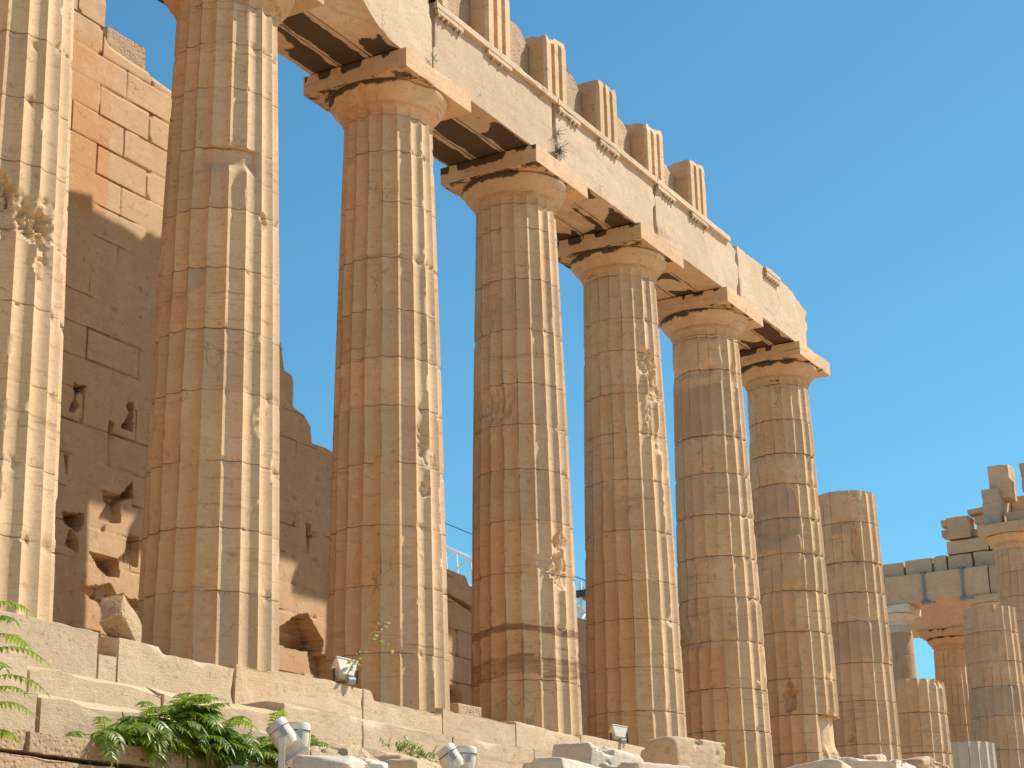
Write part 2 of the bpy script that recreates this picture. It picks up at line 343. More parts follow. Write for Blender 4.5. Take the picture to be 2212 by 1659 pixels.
column(-SP, 0, J(.93, 1.77, 2.68, 3.66, 4.54, 5.43, 6.32, 7.26, 8.19, 8.9), 'nearest fluted column seen whole, with a slab edge overhanging a notch in its upper shaft', GC, seed=22, pat=.62, dz=.022, N=320,
       feats=[('under', 195, 257, 7.27, 6.86, .10), ('gouge', 266, 6.25, .10, .16, .07), ('gouge', 262, 3.3, .1, .25, .02), ('gouge', 214, 1.0, .08, .2, .03), ('fresh', 187, 209, 5.05, 5.40, .0), ('pat', 3.66, 5.43, .15)])
column(0, 0, J(.71, 1.73, 2.66, 3.64, 4.56, 5.36, 6.15, 7.04, 8.0, 8.91), 'second whole fluted column, with a round pit and chipped edges on its sunny side', GC, seed=33, pat=.60, dz=.026, N=320,
       feats=[('gouge', 256, 3.25, .12, .14, .09), ('gouge', 252, 4.05, .12, .35, .05), ('gouge', 262, 3.75, .2, .25, .04), ('gouge', 246, 1.5, .06, .07, .02), ('gouge', 250, 2.2, .05, .05, .02), ('gouge', 172, 7.6, .10, .25, .02), ('gouge', 152, 5.6, .2, .3, .02), ('gouge', 150, 4.9, .2, .3, .03), ('vein', 7.25, 7.33, .30), ('vein', 7.9, 7.95, .3), ('pat', .0, 2.6, .1)])
column(SP, 0, J(.84, 1.74, 2.68, 3.60, 4.51, 5.33, 6.09, 7.10, 8.08, 9.08), 'third whole fluted column, with dark brown veined bands near its foot', GC, seed=44, pat=.74, dz=.04,
       feats=[('vein', .88, 1.25, .50), ('vein', 1.2, 1.5, .32), ('vein', 1.62, 1.78, .75), ('gouge', 258, 3.3, .2, .22, .10), ('gouge', 254, 2.75, .25, .3, .08), ('gouge', 228, 2.85, .3, .12, .04), ('under', 183.5, 189.5, 2.98, 2.78, .07), ('gouge', 178, 5.75, .4, .35, .07), ('gouge', 188, 5.5, .3, .2, .05), ('gouge', 238, 5.1, .1, .2, .03), ('vein', 4.3, 4.36, .3), ('gouge', 170, 8.5, .06, .4, .03), ('gouge', 172, 7.6, .08, .5, .04)])
column(2*SP, 0, J(.80, 1.62, 2.54, 3.28, 4.27, 5.28, 6.23, 7.05, 7.95, 8.64), 'fourth whole fluted column, flutes torn away high on its sunny side below the capital', GC, seed=55, pat=.72, dz=.045,
       feats=[('gouge', 248, 7.75, .3, .28, .10), ('gouge', 258, 7.2, .2, .3, .07), ('gouge', 244, 6.6, .08, .5, .05), ('gouge', 262, 6.1, .15, .3, .05), ('gouge', 206, 4.9, .25, .35, .06), ('gouge', 262, 2.55, .1, .14, .05), ('gouge', 178, 5.2, .3, .1, .03), ('gouge', 200, 5.8, .1, .1, .04)])
column(3*SP, 0, J(.87, 1.74, 2.73, 3.67, 4.55, 5.46, 6.38, 7.23, 8.75, 9.5), 'fifth whole fluted column, patched with darker new stone under a cracked top drum', GC, seed=66, pat=.62, dz=.05, jit=.5, rug=1.3,
       feats=[('fresh', 130, 238, 7.25, 8.35, .1), ('plain', 130, 205, 6.4, 7.25, .02), ('plain', 130, 232, 8.4, 9.5, .01), ('plain', 120, 215, 8.5, 8.9, .05), ('bulge', 2.7, 7.3, .05), ('plain', 130, 215, 3.5, 4.5, .01), ('gouge', 256, 8.6, .12, .3, .05), ('gouge', 262, 1.95, .09, .09, .06), ('gouge', 190, 2.15, .07, .06, .05), ('gouge', 190, 1.82, .07, .05, .05), ('plain', 120, 180, 2.65, 3.2, .07)])
column(4*SP, 0, J(.80, 1.66, 2.49, 3.56, 4.52, 5.40, 6.26, 7.09, 7.84, 8.68), 'last column still under the architrave, with an overhanging drum near its foot', GC, seed=77, pat=.60, dz=.05, jit=.6, rug=1.3,
       feats=[('fresh', 130, 222, 5.4, 7.0, .1), ('plain', 130, 226, 4.55, 5.9, -.03), ('plain', 130, 232, 7.05, 7.75, .02), ('bulge', 3.5, 7.9, .06), ('gouge', 188, 2.05, .16, .38, .16), ('under', 232, 330, 1.66, .55, .17), ('gouge', 262, 2.55, .15, .1, .02), ('plain', 130, 190, 4.5, 5.5, .04)])
column(5*SP, 0, J(.6, 1.40, 2.47, 3.41, 4.45, 5.19, 5.98, 7.01), 'tall broken column without a capital, its top drum rough and dark veined', GC, top=7.85, capital=False, seed=88, pat=.55, dz=.055, jit=.5, rug=1.2,
       feats=[('plain', 130, 235, 7.0, 7.9, .02), ('vein', 7.1, 7.5, .2), ('fresh', 170, 215, 6.7, 7.0, .5), ('gouge', 212, 6.4, .12, .55, .10), ('fresh', 120, 290, 3.42, 4.45, .1), ('fresh', 120, 290, .0, .6, .1), ('bulge', 4.4, 6.0, .03), ('gouge', 178, 1.55, .12, .12, .08)])
column(6*SP, 0, J(.95, 1.58, 2.65), 'short broken stump of three drums beside the tall capless column', GC, top=3.55, capital=False, seed=99, pat=.62, dz=.06, jit=.4, rug=1.3,
       feats=[('under', 235, 330, .95, .0, .16), ('bulge', 1.5, 3.6, .06), ('gouge', 262, 3.5, .3, .2, .08)])
column(7*SP, 0, J(1.2), 'low stub of smooth new white marble between two weathered columns', GC, top=2.29, capital=False, seed=101, pat=0, dz=.1, rug=.15, mat=WHITEM, N=160)
column(8*SP, 0, J(.7, 1.6, 2.45, 3.49, 4.40, 5.18, 6.11), 'broken column at the right edge, a band of darker new stone around it', GC, top=6.92, capital=False, seed=111, pat=.72, dz=.07, jit=.4,
       feats=[('fresh', 120, 290, 3.5, 4.4, .1), ('plain', 130, 225, 4.4, 5.2, .03), ('fresh', 160, 200, 2.2, 2.45, .1)])
column(9*SP, 0, gen, 'column with a wide pale capital at the right edge, under broken frieze slabs', GC, seed=121, pat=.68, dz=.09, N=160, crust=.1)
column(10*SP, 0, gen, 'far column outside the right edge of the view carrying the next architrave end', GC, seed=131, pat=.45, dz=.2, N=160, crust=.1)
# ------------------------------------------------------------------ architrave
GA = 'architrave beams spanning the south colonnade'
ZA0, ZA1 = 10.433, 11.78
def arch(x0, x1, label, seed, scoop=None, taen=((0., 1.),), tri=(), endcut=None, starts=(0, 0, 0), mat=ARCHM, lows=None):
    root = empty('architrave_beam', (x0, 0, ZA0), 0, label, 'architrave', GA)
    L = x1-x0; gap = .012
    for k, (ya, yb) in enumerate(((-.90, -.31), (-.30, .30), (.31, .90))):
        def dfm(V2, V, k=k):
            if scoop is not None and k == 0:
                X = V2[:, 0]+(x0+x1)/2; s_ = ss(X, scoop[1], scoop[0])
                low = np.clip((.675-V2[:, 2]-.0)/1.35, 0, 1)
                out = ss(-V2[:, 1], -.30, .30)
                lift = scoop[2]*s_**1.6*(out**.8); V2[:, 2] = V2[:, 2]+lift*low**2.0
            if k == 0:   # ragged broken joints on the outer face
                pe = np.stack([V2[:, 0]*0+x0, V2[:, 1]*0, V2[:, 2]*2.4], 1); rg_ = ss(fbm(pe, seed, 4), .42, .62)
                fr_ = ss(-V2[:, 1], .10, .25); sgx = np.sign(V2[:, 0]-starts[k]/2*0)
                V2[:, 0] -= sgx*fr_*ss(np.abs(V2[:, 0]), L/2-.10, L/2-.01)*.075*rg_; V2[:, 1] += fr_*ss(np.abs(V2[:, 0]), L/2-.12, L/2-.04)*.05*rg_
            if endcut is not None:
                X = V2[:, 0]; zt = V2[:, 2]; m_ = ss(X, L/2-endcut[0], L/2)*(.5+.5*ss(zt, -.2, .6)); V2[:, 2] = zt-endcut[1]*m_*ss(zt, -.5, .7)
            return V2
        def atr(V2, V, nd, wr, k=k):
            bot = nd[:, 2] < -.6
            u = (V2[:, 0]+L/2)/L
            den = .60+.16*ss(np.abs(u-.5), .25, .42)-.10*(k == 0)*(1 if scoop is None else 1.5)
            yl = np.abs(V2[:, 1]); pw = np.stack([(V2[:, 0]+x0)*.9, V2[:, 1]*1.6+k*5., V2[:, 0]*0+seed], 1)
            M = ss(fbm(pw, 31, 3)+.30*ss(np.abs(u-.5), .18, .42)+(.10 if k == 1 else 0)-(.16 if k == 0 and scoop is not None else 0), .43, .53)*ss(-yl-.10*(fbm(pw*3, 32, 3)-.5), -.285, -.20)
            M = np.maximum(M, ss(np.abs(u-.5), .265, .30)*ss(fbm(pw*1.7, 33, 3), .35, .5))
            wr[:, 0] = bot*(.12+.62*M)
            wr[:, 0] += .5*ss(np.abs(np.abs(V2[:, 0])-L/2), .03, .0)*(nd[:, 1] < -.5)
            wr[:, 1] = bot*.5+(nd[:, 0] < -.5)*.3
            wr[:, 1] += .18*ss(fbm(np.stack([V2[:, 0]+x0, V2[:, 1], V2[:, 2]], 1)*.8, 3, 3), .45, .7)*(nd[:, 1] < -.5)
            return wr
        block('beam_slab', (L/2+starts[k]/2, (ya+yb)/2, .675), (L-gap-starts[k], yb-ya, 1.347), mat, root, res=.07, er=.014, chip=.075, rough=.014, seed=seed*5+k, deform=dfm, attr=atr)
    for a, b in taen:
        if b-a > .02:
            block('taenia', ((a+b)/2*L, -.925, 1.28), ((b-a)*L-.01, .10, .128), mat, root, res=.07, er=.008, chip=.035, rough=.005, seed=seed+40)
    for cx in tri:
        # regula with its six guttae: one carved strip
        V = []; F = []
        rg = block('regula', (cx-x0, -.930, 1.170), (.845, .075, .085), mat, root, res=.07, er=.006, chip=.03, rough=.004, seed=seed+60)
        for g in range(6):
            if random.random() < .15: continue
            gx = cx-x0-.36+g*.144; n0 = len(V)
            for zz, rr in ((1.130, .030), (1.085, .036)):
                for q in range(8): V.append((gx+rr*math.cos(q*math.pi/4), -.932+rr*math.sin(q*math.pi/4), zz))
            F += [(n0+q, n0+8+q, n0+8+(q+1) % 8, n0+(q+1) % 8) for q in range(8)]+[tuple(n0+8+q for q in range(8))[::-1]]
        if V: mesh('guttae', V, F, mat, rg, np.zeros((len(V), 3)), smooth=False)
    return root
T_ = [2.15*k for k in range(-5, 7)]
tx = lambda a, b: [t_ for t_ in (k*SP/2 for k in range(-6, 9)) if a <= t_-.40 and t_+.40 <= b]
arch(-3*SP, -2*SP, 'architrave beam beyond the left edge, over the leftmost column', 1, tri=[])
arch(-2*SP, -SP, 'architrave beam at the upper left, running above the two leftmost columns', 2)
arch(-SP, 0, 'architrave beam with its lower outer edge scooped away, between the first two whole capitals', 3, scoop=(-3.1, -.9, 1.0), taen=((.0, .55),))
# regulae sit astride the joints; each beam carries its share of the strip
arch(0, SP, 'architrave beam between the second and third whole columns, a black streaked soffit below', 4, tri=[.47, SP/2])
arch(SP, 2*SP, 'architrave beam with a tuft of shrub growing on its face near the joint', 5, tri=[SP+.47, 1.5*SP])
arch(2*SP, 3*SP, 'architrave beam bare of frieze blocks at its right end, left of the last joint', 6, taen=((0, .88),), tri=[2*SP+.47, 2.5*SP], endcut=(.7, .18))
arch(3*SP, 4*SP-.02, 'last architrave beam, with a loose scrap of moulding on its broken sloping top', 7, taen=((.36, .58), ), tri=[3*SP+2.0], endcut=(1.2, .28))
# ------------------------------------------------------------------ frieze
def triglyph(xc, label, seed, ztop=13.05, slope=.05):
    w_ = .4225; g = .07; yf = -.955
    pr = [(-w_, .45), (-w_, yf+.06), (-w_+.045, yf)]
    for c_ in (-.141, .141):
        pr += [(c_-.068, yf), (c_-.052, yf+g), (c_+.052, yf+g), (c_+.068, yf)]
    pr += [(w_-.045, yf), (w_, yf+.06), (w_, .45)]
    pts = []
    for a, b in zip(pr, pr[1:]+pr[:1]):
        n = max(1, int(math.dist(a, b)/.05)); pts += [(a[0]+(b[0]-a[0])*q/n, a[1]+(b[1]-a[1])*q/n) for q in range(n)]
    A = np.array(pts); n = len(A); zs_ = np.concatenate([[0, .01], np.linspace(.04, 1, 26)])
    H = ztop-11.785
    X = np.broadcast_to(A[:, 0], (len(zs_), n)).copy(); Y = np.broadcast_to(A[:, 1], (len(zs_), n)).copy()
    P = np.stack([X+xc, Y, np.broadcast_to(zs_[:, None]*H, X.shape)], -1)
    hh = H*(1+slope*(X/w_))-.16*ss(fbm(P*2.1, seed, 3)[-1], .45, .75)[None, :]
    Z = zs_[:, None]*hh
    band = ss(zs_, .90, .91)[:, None]   # plain fillet across the heads of the grooves
    inn = (Y > yf+.01) & (np.abs(X) < w_-.05) & (Y < yf+.1); Y = np.where(inn, Y-(Y-yf)*band, Y)
    nz = .007*(fbm(P*4, seed+1, 4)-.5)+.03*ss(fbm(P*2.5, seed+2, 4), .6, .7)*ss(zs_, .55, .95)[:, None]
    tl = ss(zs_, .85, 1)[:, None]*.05*fbm(P*3, seed+5, 3)
    k = 1-(nz+tl)*1.1; cy = -.25
    X = X*k; Y = cy+(Y-cy)*k
    V = np.stack([X, Y, Z], -1).reshape(-1, 3); a = np.arange(len(V)).reshape(Z.shape); b = np.roll(a, -1, 1)
    F = np.stack([a[:-1], a[1:], b[1:], b[:-1]], -1).reshape(-1, 4)[:, ::-1]
    F = F[:, ::-1].tolist() if False else F.tolist()
    V = np.concatenate([V, [[0, -.25, Z[-1].mean()-.03]]]); F += [(int(a[-1, q]), int(b[-1, q]), len(V)-1) for q in range(n)]
    wr = np.zeros((len(V), 3)); wr[:, 1] = .55*(V[:, 0] < -w_*.9)+.1; wr[:, 0] = .30*(V[:, 0] < -w_*.9)
    o = mesh('triglyph_block', V, F, MARBLE, None, wr, loc=(xc, 0, 11.785)); tag(o, label, 'triglyph', 'triglyph blocks standing on the architrave'); return o
def metope(xa, xb, label, seed, ztop, yf=-.62, tail=.1):
    def dfm(V2, V):
        m_ = ss(V2[:, 2], .0, .6); V2[:, 2] -= 1.1*tail*m_*ss(V2[:, 0], (xb-xa)*.12, (xb-xa)/2)**1.5+.07*m_*(fbm((V2+xa)*1.4, seed, 3)-.3); return V2
    H = ztop-11.785
    def at(V2, V, nd, wr): wr[:, 0] = .12; return wr
    o = block('frieze_slab', ((xa+xb)/2, (yf+.40)/2, 11.785+H/2), (xb-xa, .40-yf, H), ROUGH, res=.08, er=.03, chip=.09, rough=.025, seed=seed, deform=dfm, attr=at)
    tag(o, label, 'frieze slab', 'rough frieze slabs between the triglyphs'); return o
hp = SP/2
for k, (zt, lb) in {-3: (13.0, 'triglyph block beyond the upper left of the view'), -2: (13.1, 'triglyph block high above the first whole capital, outside the view'), -1: (13.1, 'triglyph block above the scooped architrave beam, outside the view'),
    0: (13.15, 'triglyph block cut by the top of the photograph, furthest up the row'), 1: (13.12, 'tall triglyph block cut by the top edge, beside a grey cracked slab'),
    2: (13.02, 'triglyph block with a ragged crumbled top, above the third whole column'), 3: (13.0, 'triglyph block in the middle of the row, above the architrave beam with the shrub'),
    4: (13.0, 'triglyph block with a clean peaked top, above the fourth whole column'), 5: (12.95, 'last triglyph block of the row, its left side deep orange brown')}.items():
    triglyph(k*hp, lb, 200+k, zt)
for k, (zt, tl, lb) in {-3: (13.0, .1, 'rough frieze slab outside the upper left of the view'), -2: (13.05, .1, 'rough frieze slab above the first whole capital'), -1: (13.1, .05, 'rough frieze slab above the scooped architrave beam'),
    0: (13.1, .1, 'pinkish rough frieze slab at the top edge of the photograph, left of the tall triglyph'), 1: (13.05, .22, 'grey cracked frieze slab, the largest and nearest seen whole'), 2: (12.98, .25, 'rough frieze slab with a rounded shoulder, right of the crumbled triglyph'),
    3: (12.9, .22, 'rough frieze slab right of the middle triglyph'), 4: (12.75, .3, 'worn frieze slab between the peaked triglyph and the last one')}.items():
    metope(k*hp+.425, (k+1)*hp-.425, lb, 300+k, zt, tail=tl)
metope(5*hp+.43, 5*hp+1.0, 'low crumbling frieze stump at the end of the row after the last triglyph', 320, 12.25, tail=.35)
# ------------------------------------------------------------------ cella wall (south wall of the inner room)
def cella_wall():
    YF = 3.5; x0, x1 = -12.0, 20.0; dx = .042; dzz = .04
    seg_ = lambda a, b, d: list(np.arange(a, b, d)); xs = np.array(seg_(x0, -3.95, .12)+seg_(-3.95, -.95, .022)+seg_(-.95, 1.55, .12)+seg_(1.55, 3.95, .024)+seg_(3.95, 7.2, .12)+seg_(7.2, 8.6, .03)+seg_(8.6, x1, .12)); zs_ = np.array(seg_(0, 12.6, .023)); dzz = .023
    prof = [(-12, 12.6), (-3.12, 12.5), (-3.11, 11.0), (-3.0, 10.84), (-2.55, 10.80), (-1.99, 10.78), (-1.95, 10.74), (-1.3, 10.70), (-1.25, 9.6), (-.8, 9.6), (-.75, 8.6), (-.2, 8.6), (-.15, 7.1), (1.85, 7.08), (1.95, 6.58), (2.22, 6.55), (2.24, 5.98), (2.6, 5.9), (2.78, 5.75), (2.83, 5.42), (3.3, 5.44), (3.6, 5.38), (4.6, 5.3), (4.65, 4.8), (5.8, 4.8), (5.85, 4.2), (7.3, 4.1), (7.5, 3.92), (8.2, 3.9), (8.35, 3.72), (13.3, 3.80), (14, 3.8), (14.02, 3.3), (20, 3.2)]
    pz = np.interp(xs, [p[0] for p in prof], [p[1] for p in prof])
    X, Z = np.meshgrid(xs, zs_, indexing='ij')
    P = np.stack([X, np.full_like(X, YF), Z], -1)
    # courses: an upright course then level courses
    cb = [0, 1.17]+[1.17+.522*k for k in range(1, 23)]
    ci = np.clip(np.searchsorted(cb, Z, 'right')-1, 0, len(cb)-2); zb = np.array(cb)[ci]; zt = np.array(cb)[ci+1]
    bl = np.where(ci == 0, 1.22, 1.22); off = np.where(ci % 2 == 0, 0., .61)+.09
    bi = np.floor((X+off)/bl); xb = bi*bl-off
    dxe = np.minimum(X-xb, xb+bl-X); dze = np.minimum(Z-zb, zt-Z)
    hsh = _h(bi.astype(np.int64)+500, ci.astype(np.int64), ci.astype(np.int64)*0, 5)
    opn = _h(bi.astype(np.int64)+500, ci.astype(np.int64), ci.astype(np.int64)*0, 9)
    d = .010*hsh+.012*fbm(P*2.5, 3, 4)
    jn = ss(fbm(P*1.1, 66, 3), .42, .62)
    d += ss(dze, .021, .004)*(.012+.10*ss(opn, .62, .95))*(.35+jn)+ss(dxe, .021, .004)*(.012+.08*ss(opn, .7, .95))*(.35+jn)
    # corner chips of blocks
    cr = np.hypot(dxe, dze); d += ss(cr+.12*(fbm(P*5, 8, 3)-.5), .11, .02)*.05*ss(hsh, .55, .8)
    def poly(pts, dep, slope=0, rim=.014):
        dep = dep*1.35; c_ = np.mean(pts, axis=0); pts = [tuple(c_+(np.array(p_)-c_)*1.0) for p_ in pts]
        pts = np.array(pts); inside = np.zeros(X.shape, bool); dist = np.full(X.shape, 9.)
        q = len(pts)
        Xw = X+.045*(fbm(P*9, 71, 4)-.5); Zw = Z+.045*(fbm(P*9, 72, 4)-.5)
        for a in range(q):
            (ax_, az), (bx, bz) = pts[a], pts[(a+1) % q]
            cnd = ((az > Zw) != (bz > Zw)) & (Xw < (bx-ax_)*(Zw-az)/(bz-az+1e-12)+ax_); inside ^= cnd
            t_ = np.clip(((Xw-ax_)*(bx-ax_)+(Zw-az)*(bz-az))/((bx-ax_)**2+(bz-az)**2), 0, 1)
            dist = np.minimum(dist, np.hypot(Xw-ax_-t_*(bx-ax_), Zw-az-t_*(bz-az)))
        zl, zh = pts[:, 1].min(), pts[:, 1].max(); fz = (Z-zl)/(zh-zl)
        return inside*ss(dist, 0, rim)*(dep*(1-slope)+dep*slope*fz)
    G = [([(-3.38, 4.9), (-3.07, 4.91), (-3.32, 4.7), (-3.23, 4.57), (-3.35, 4.43), (-3.45, 4.43), (-3.34, 4.66)], .22, .6), ([(-2.57, 4.49), (-2.41, 4.5), (-2.55, 4.18)], .16, .6),
         ([(-2.13, 4.91), (-2.0, 4.93), (-1.99, 4.45), (-2.28, 4.46), (-2.1, 4.71), (-2.15, 4.81)], .25, .1), ([(-2.64, 3.36), (-2.2, 3.37), (-1.95, 3.66), (-1.9, 3.40), (-2.2, 3.26), (-2.17, 2.93), (-2.56, 2.85), (-2.67, 2.9), (-2.51, 3.16)], .22, .7),
         ([(-3.47, 2.85), (-2.98, 2.92), (-3.01, 2.73), (-3.12, 2.60), (-3.28, 2.66), (-3.4, 2.70)], .3, .5), ([(-3.3, 2.62), (-3.2, 2.60), (-3.08, 2.42), (-3.1, 2.30), (-3.38, 2.36)], .14, .2),
         ([(-2.85, 2.37), (-2.18, 2.36), (-2.16, 2.08), (-2.42, 2.05), (-2.62, 2.15)], .32, .7), ([(-2.3, 1.80), (-1.69, 1.79), (-1.72, 1.42), (-2.1, 1.5)], .34, .8), ([(-2.95, 1.8), (-2.35, 1.95), (-2.15, 1.75), (-2.0, 1.15), (-2.45, 1.0), (-2.55, 1.45)], .11, .2),
         ([(-1.97, 2.82), (-1.73, 2.79), (-1.74, 2.3), (-2.2, 2.35), (-2.05, 2.5)], .16, .5), ([(2.66, 3.9), (2.82, 3.9), (2.80, 3.72), (2.93, 3.73), (2.80, 3.62), (2.74, 3.3), (2.71, 3.65)], .18, .3),
         ([(1.6, 1.7), (2.41, 2.19), (2.75, 2.28), (3.25, 1.86), (3.2, 1.62), (2.1, 1.60)], .20, -1.0), ([(2.77, 1.66), (3.4, 1.62), (3.3, .9), (2.95, .9)], .16, .6), ([(-3.5, 3.75), (-3.40, 3.75), (-3.42, 3.4)], .1, 0),
         ([(5.0, 2.0), (7.9, 1.55), (8.2, 1.0), (6, .9)], .22, .8), ([(7.45, 3.42), (8.4, 3.30), (8.4, 3.16), (8.22, 3.22), (7.45, 3.36)], .2, 0)]
    for pts, dep, sl in G: d = d+poly(pts, dep, sl)
    # iron stained plaster-like patch on upper part
    tone = ss(X, -2.66, -2.82+0)*0
    wr = np.zeros(X.shape+(4,))
    n_ = fbm(P*1.6, 91, 4)
    pm = ss(-X, 2.72, 2.95)*ss(Z, 7.5, 8.0)*ss(-Z, -11.2, -10.2)
    wr[..., 1] = .10+.16*ss(-Z, -8.2, -7.6)+pm*(.55+2.0*(n_-.25))+.22*ss(-Z, -2.6, -1.2)+.12*ss(-Z, -8, -6)+.25*(hsh-.5)  # patina plus a warm tone painted below the beam's shadow edge, paler where lit
    wr[..., 0] = .5*(ss(dze, .03, 0)*ss(opn, .62, .9)+ss(dxe, .03, 0)*ss(opn, .7, .95))*.6+.25*ss(d, .12, .25)  # open joints dark; deep holes get their shade put into the colour
    Yf = YF+d
    wr[..., 3] = 1-.85*np.maximum(ss(dze, .022, .004), ss(dxe, .022, .004))*(.35+.65*jn)-.5*ss(d, .10, .2)-.07*ss(hsh, .7, .9)  # joint dirt and block tone, with hole depths painted darker as shade
    # top profile: squeeze rows above profile
    zp = pz[:, None]+.03*(fbm(P*2.2, 44, 3)-.5)
    Zc = np.minimum(Z, zp); rim = ss(zp-Zc, .06, 0); Yf = Yf+rim*.03
    keep = Z[:, :] <= zp+dzz*1.01
    nx, nz = X.shape; V = np.stack([X, Yf, Zc], -1).reshape(-1, 3); idx = np.arange(nx*nz).reshape(nx, nz)
    kq = keep[:-1, :-1] & keep[1:, :-1] & keep[:-1, 1:] & keep[1:, 1:]
    cm = (Z[:-1, :-1] < zp[:-1, :-1]) | (Z[1:, :-1] < zp[1:, :-1])
    q = np.stack([idx[:-1, :-1], idx[1:, :-1], idx[1:, 1:], idx[:-1, 1:]], -1)[cm].reshape(-1, 4)
    F = q.tolist()
    # back and top
    TH = 1.15; nb = len(V); ztop = np.minimum(pz, zs_[-1]); B = []
    ty = [YF+.06, YF+.25, YF+.5, YF+.8, YF+TH]
    zp0 = zp[np.arange(nx), np.clip(np.searchsorted(zs_, pz), 0, nz-1)]
    for yy in ty: B.append(np.stack([xs, np.full(nx, yy), np.minimum(zp0, 12.6)-.005+.03*(fbm(np.stack([xs, np.full(nx, yy), pz], 1)*3, 12, 3)-.5)*(yy > YF+.1)], 1))
    B.append(np.stack([xs, np.full(nx, YF+TH), np.zeros(nx)], 1)); B = np.array(B); V = np.concatenate([V, B.reshape(-1, 3)])
    bi_ = nb+np.arange(6*nx).reshape(6, nx)
    for r_ in range(5): F += np.stack([bi_[r_, :-1], bi_[r_, 1:], bi_[r_+1, 1:], bi_[r_+1, :-1]], -1).tolist()
    W_ = np.concatenate([wr.reshape(-1, 4), np.zeros((6*nx, 4))+[0, .2, 0, 1]])
    for e_, fl_ in ((0, False), (nx-1, True)):   # close both ends
        kk = [k_ for k_ in range(0, nz, 12) if zs_[k_] < pz[e_]]+[min(nz-1, int(np.searchsorted(zs_, pz[e_])))]
        n0 = len(V); V = np.concatenate([V, [[xs[e_], YF+TH, min(zs_[k_], pz[e_])] for k_ in kk]]); W_ = np.concatenate([W_, np.zeros((len(kk), 4))+[0, .2, 0, 1]])
        for q_ in range(len(kk)-1):
            f_ = [int(idx[e_, kk[q_]]), n0+q_, n0+q_+1, int(idx[e_, kk[q_+1]])]; F.append(f_[::-1] if fl_ else f_)
    o = mesh('ruined_wall', V, F, WALLM, None, W_)
    # end caps are hidden in the ground and beyond the frame; close the right end
    tag(o, 'coursed marble wall behind the columns, stepped, gouged with holes and stained orange', 'wall')
cella_wall()
def stone_thing(name, label, cat, c, s, mat=ROUGH, group=None, **k):
    o = block(name, c, s, mat, **k); tag(o, label, cat, group); return o
stone_thing('stone_block', 'rough pitted stone block topmost on the left end of the ruined wall', 'stone block', (-2.48, 4.05, 11.02), (1.0, .95, .46), seed=5, res=.06, er=.03, chip=.05, rough=.02)
stone_thing('stone_block', 'tall rough block at the top edge, left on the ruined wall crest', 'stone block', (-3.6, 4.1, 12.2), (.9, 1., .9), seed=6, res=.1, er=.03, chip=.05, rough=.02)
stone_thing('stone_block', 'small dark boulder perched on the ruined wall between the first two whole columns', 'stone block', (1.85, 4.0, 7.34), (.62, .6, .55), seed=7, res=.06, er=.1, chip=.12, rough=.03, mat=WALLM)
# leaning rough stone by the foot of the first whole column
stone_thing('fallen_stone', 'tilted rough stone with ribbed face lying on the top step beside the first whole column', 'fallen stone', (-6.83, -.72, .20), (.62, .35, .50), seed=8, res=.03, er=.03, chip=.08, rough=.03, rot=(R_(-18), R_(36), R_(12)), mat=ROUGH)
# ------------------------------------------------------------------ platform steps
fl_v = [(-17, -.36, -.03), (60, -.36, -.03), (60, 32, -.03), (-17, 32, -.03)]
o = mesh('temple_floor', fl_v, [(0, 1, 2, 3)], STEPM, None, np.zeros((4, 3))); tag(o, kind='structure')
def step(xa, xb, ytop0, ytop1, zt, zb, label, seed, course, wearf=.05, notch=None, chip=.10):
    Ls = xb-xa
    def dfm(V2, V):
        topf = ss(V2[:, 2], 0, (zt-zb)/2); fr = ss(-V2[:, 1], -(ytop1-ytop0)/2, (ytop1-ytop0)/2)
        X = V2[:, 0]+(xa+xb)/2
        n_ = fbm(np.stack([X*.9, X*0+seed, X*0], 1), 500+course, 3)
        V2[:, 2] -= topf*ss(-V2[:, 1], (ytop1-ytop0)/2-.30, (ytop1-ytop0)/2)*wearf*2.4*np.clip(n_-.2, 0, 1)
        if notch:
            for (a, b, dp) in notch:
                m_ = ss(X, a-.04, a+.06)*ss(-X, -b-.04, -b+.06)*ss(-V2[:, 1], (ytop1-ytop0)/2-.75, (ytop1-ytop0)/2-.55); V2[:, 2] -= topf*m_*dp
        return V2
    def at(V2, V, nd, wr):
        wr[:, 0] = .42*ss(Ls/2-np.abs(V2[:, 0]), .05, 0)*(nd[:, 1] < -.4)+.15*(nd[:, 1] < -.5)*ss(fbm((V2+[xa, 0, 0])*1.1, 5+seed, 3), .5, .7)
        wr[:, 1] = .02+.35*ss(fbm((V2+[xa, 0, 0])*.9, 15+seed, 3), .5, .75)*(Ls > .6); return wr
    o = block('step_block', ((xa+xb)/2, (ytop0+ytop1)/2, (zt+zb)/2), (Ls-.008, ytop1-ytop0, zt-zb), STEPM, res=.055, er=.012, chip=chip*.8, rough=.012, seed=seed, deform=dfm, attr=at, cfreq=1.3)
    tag(o, label, 'step block', 'marble blocks of the temple steps')
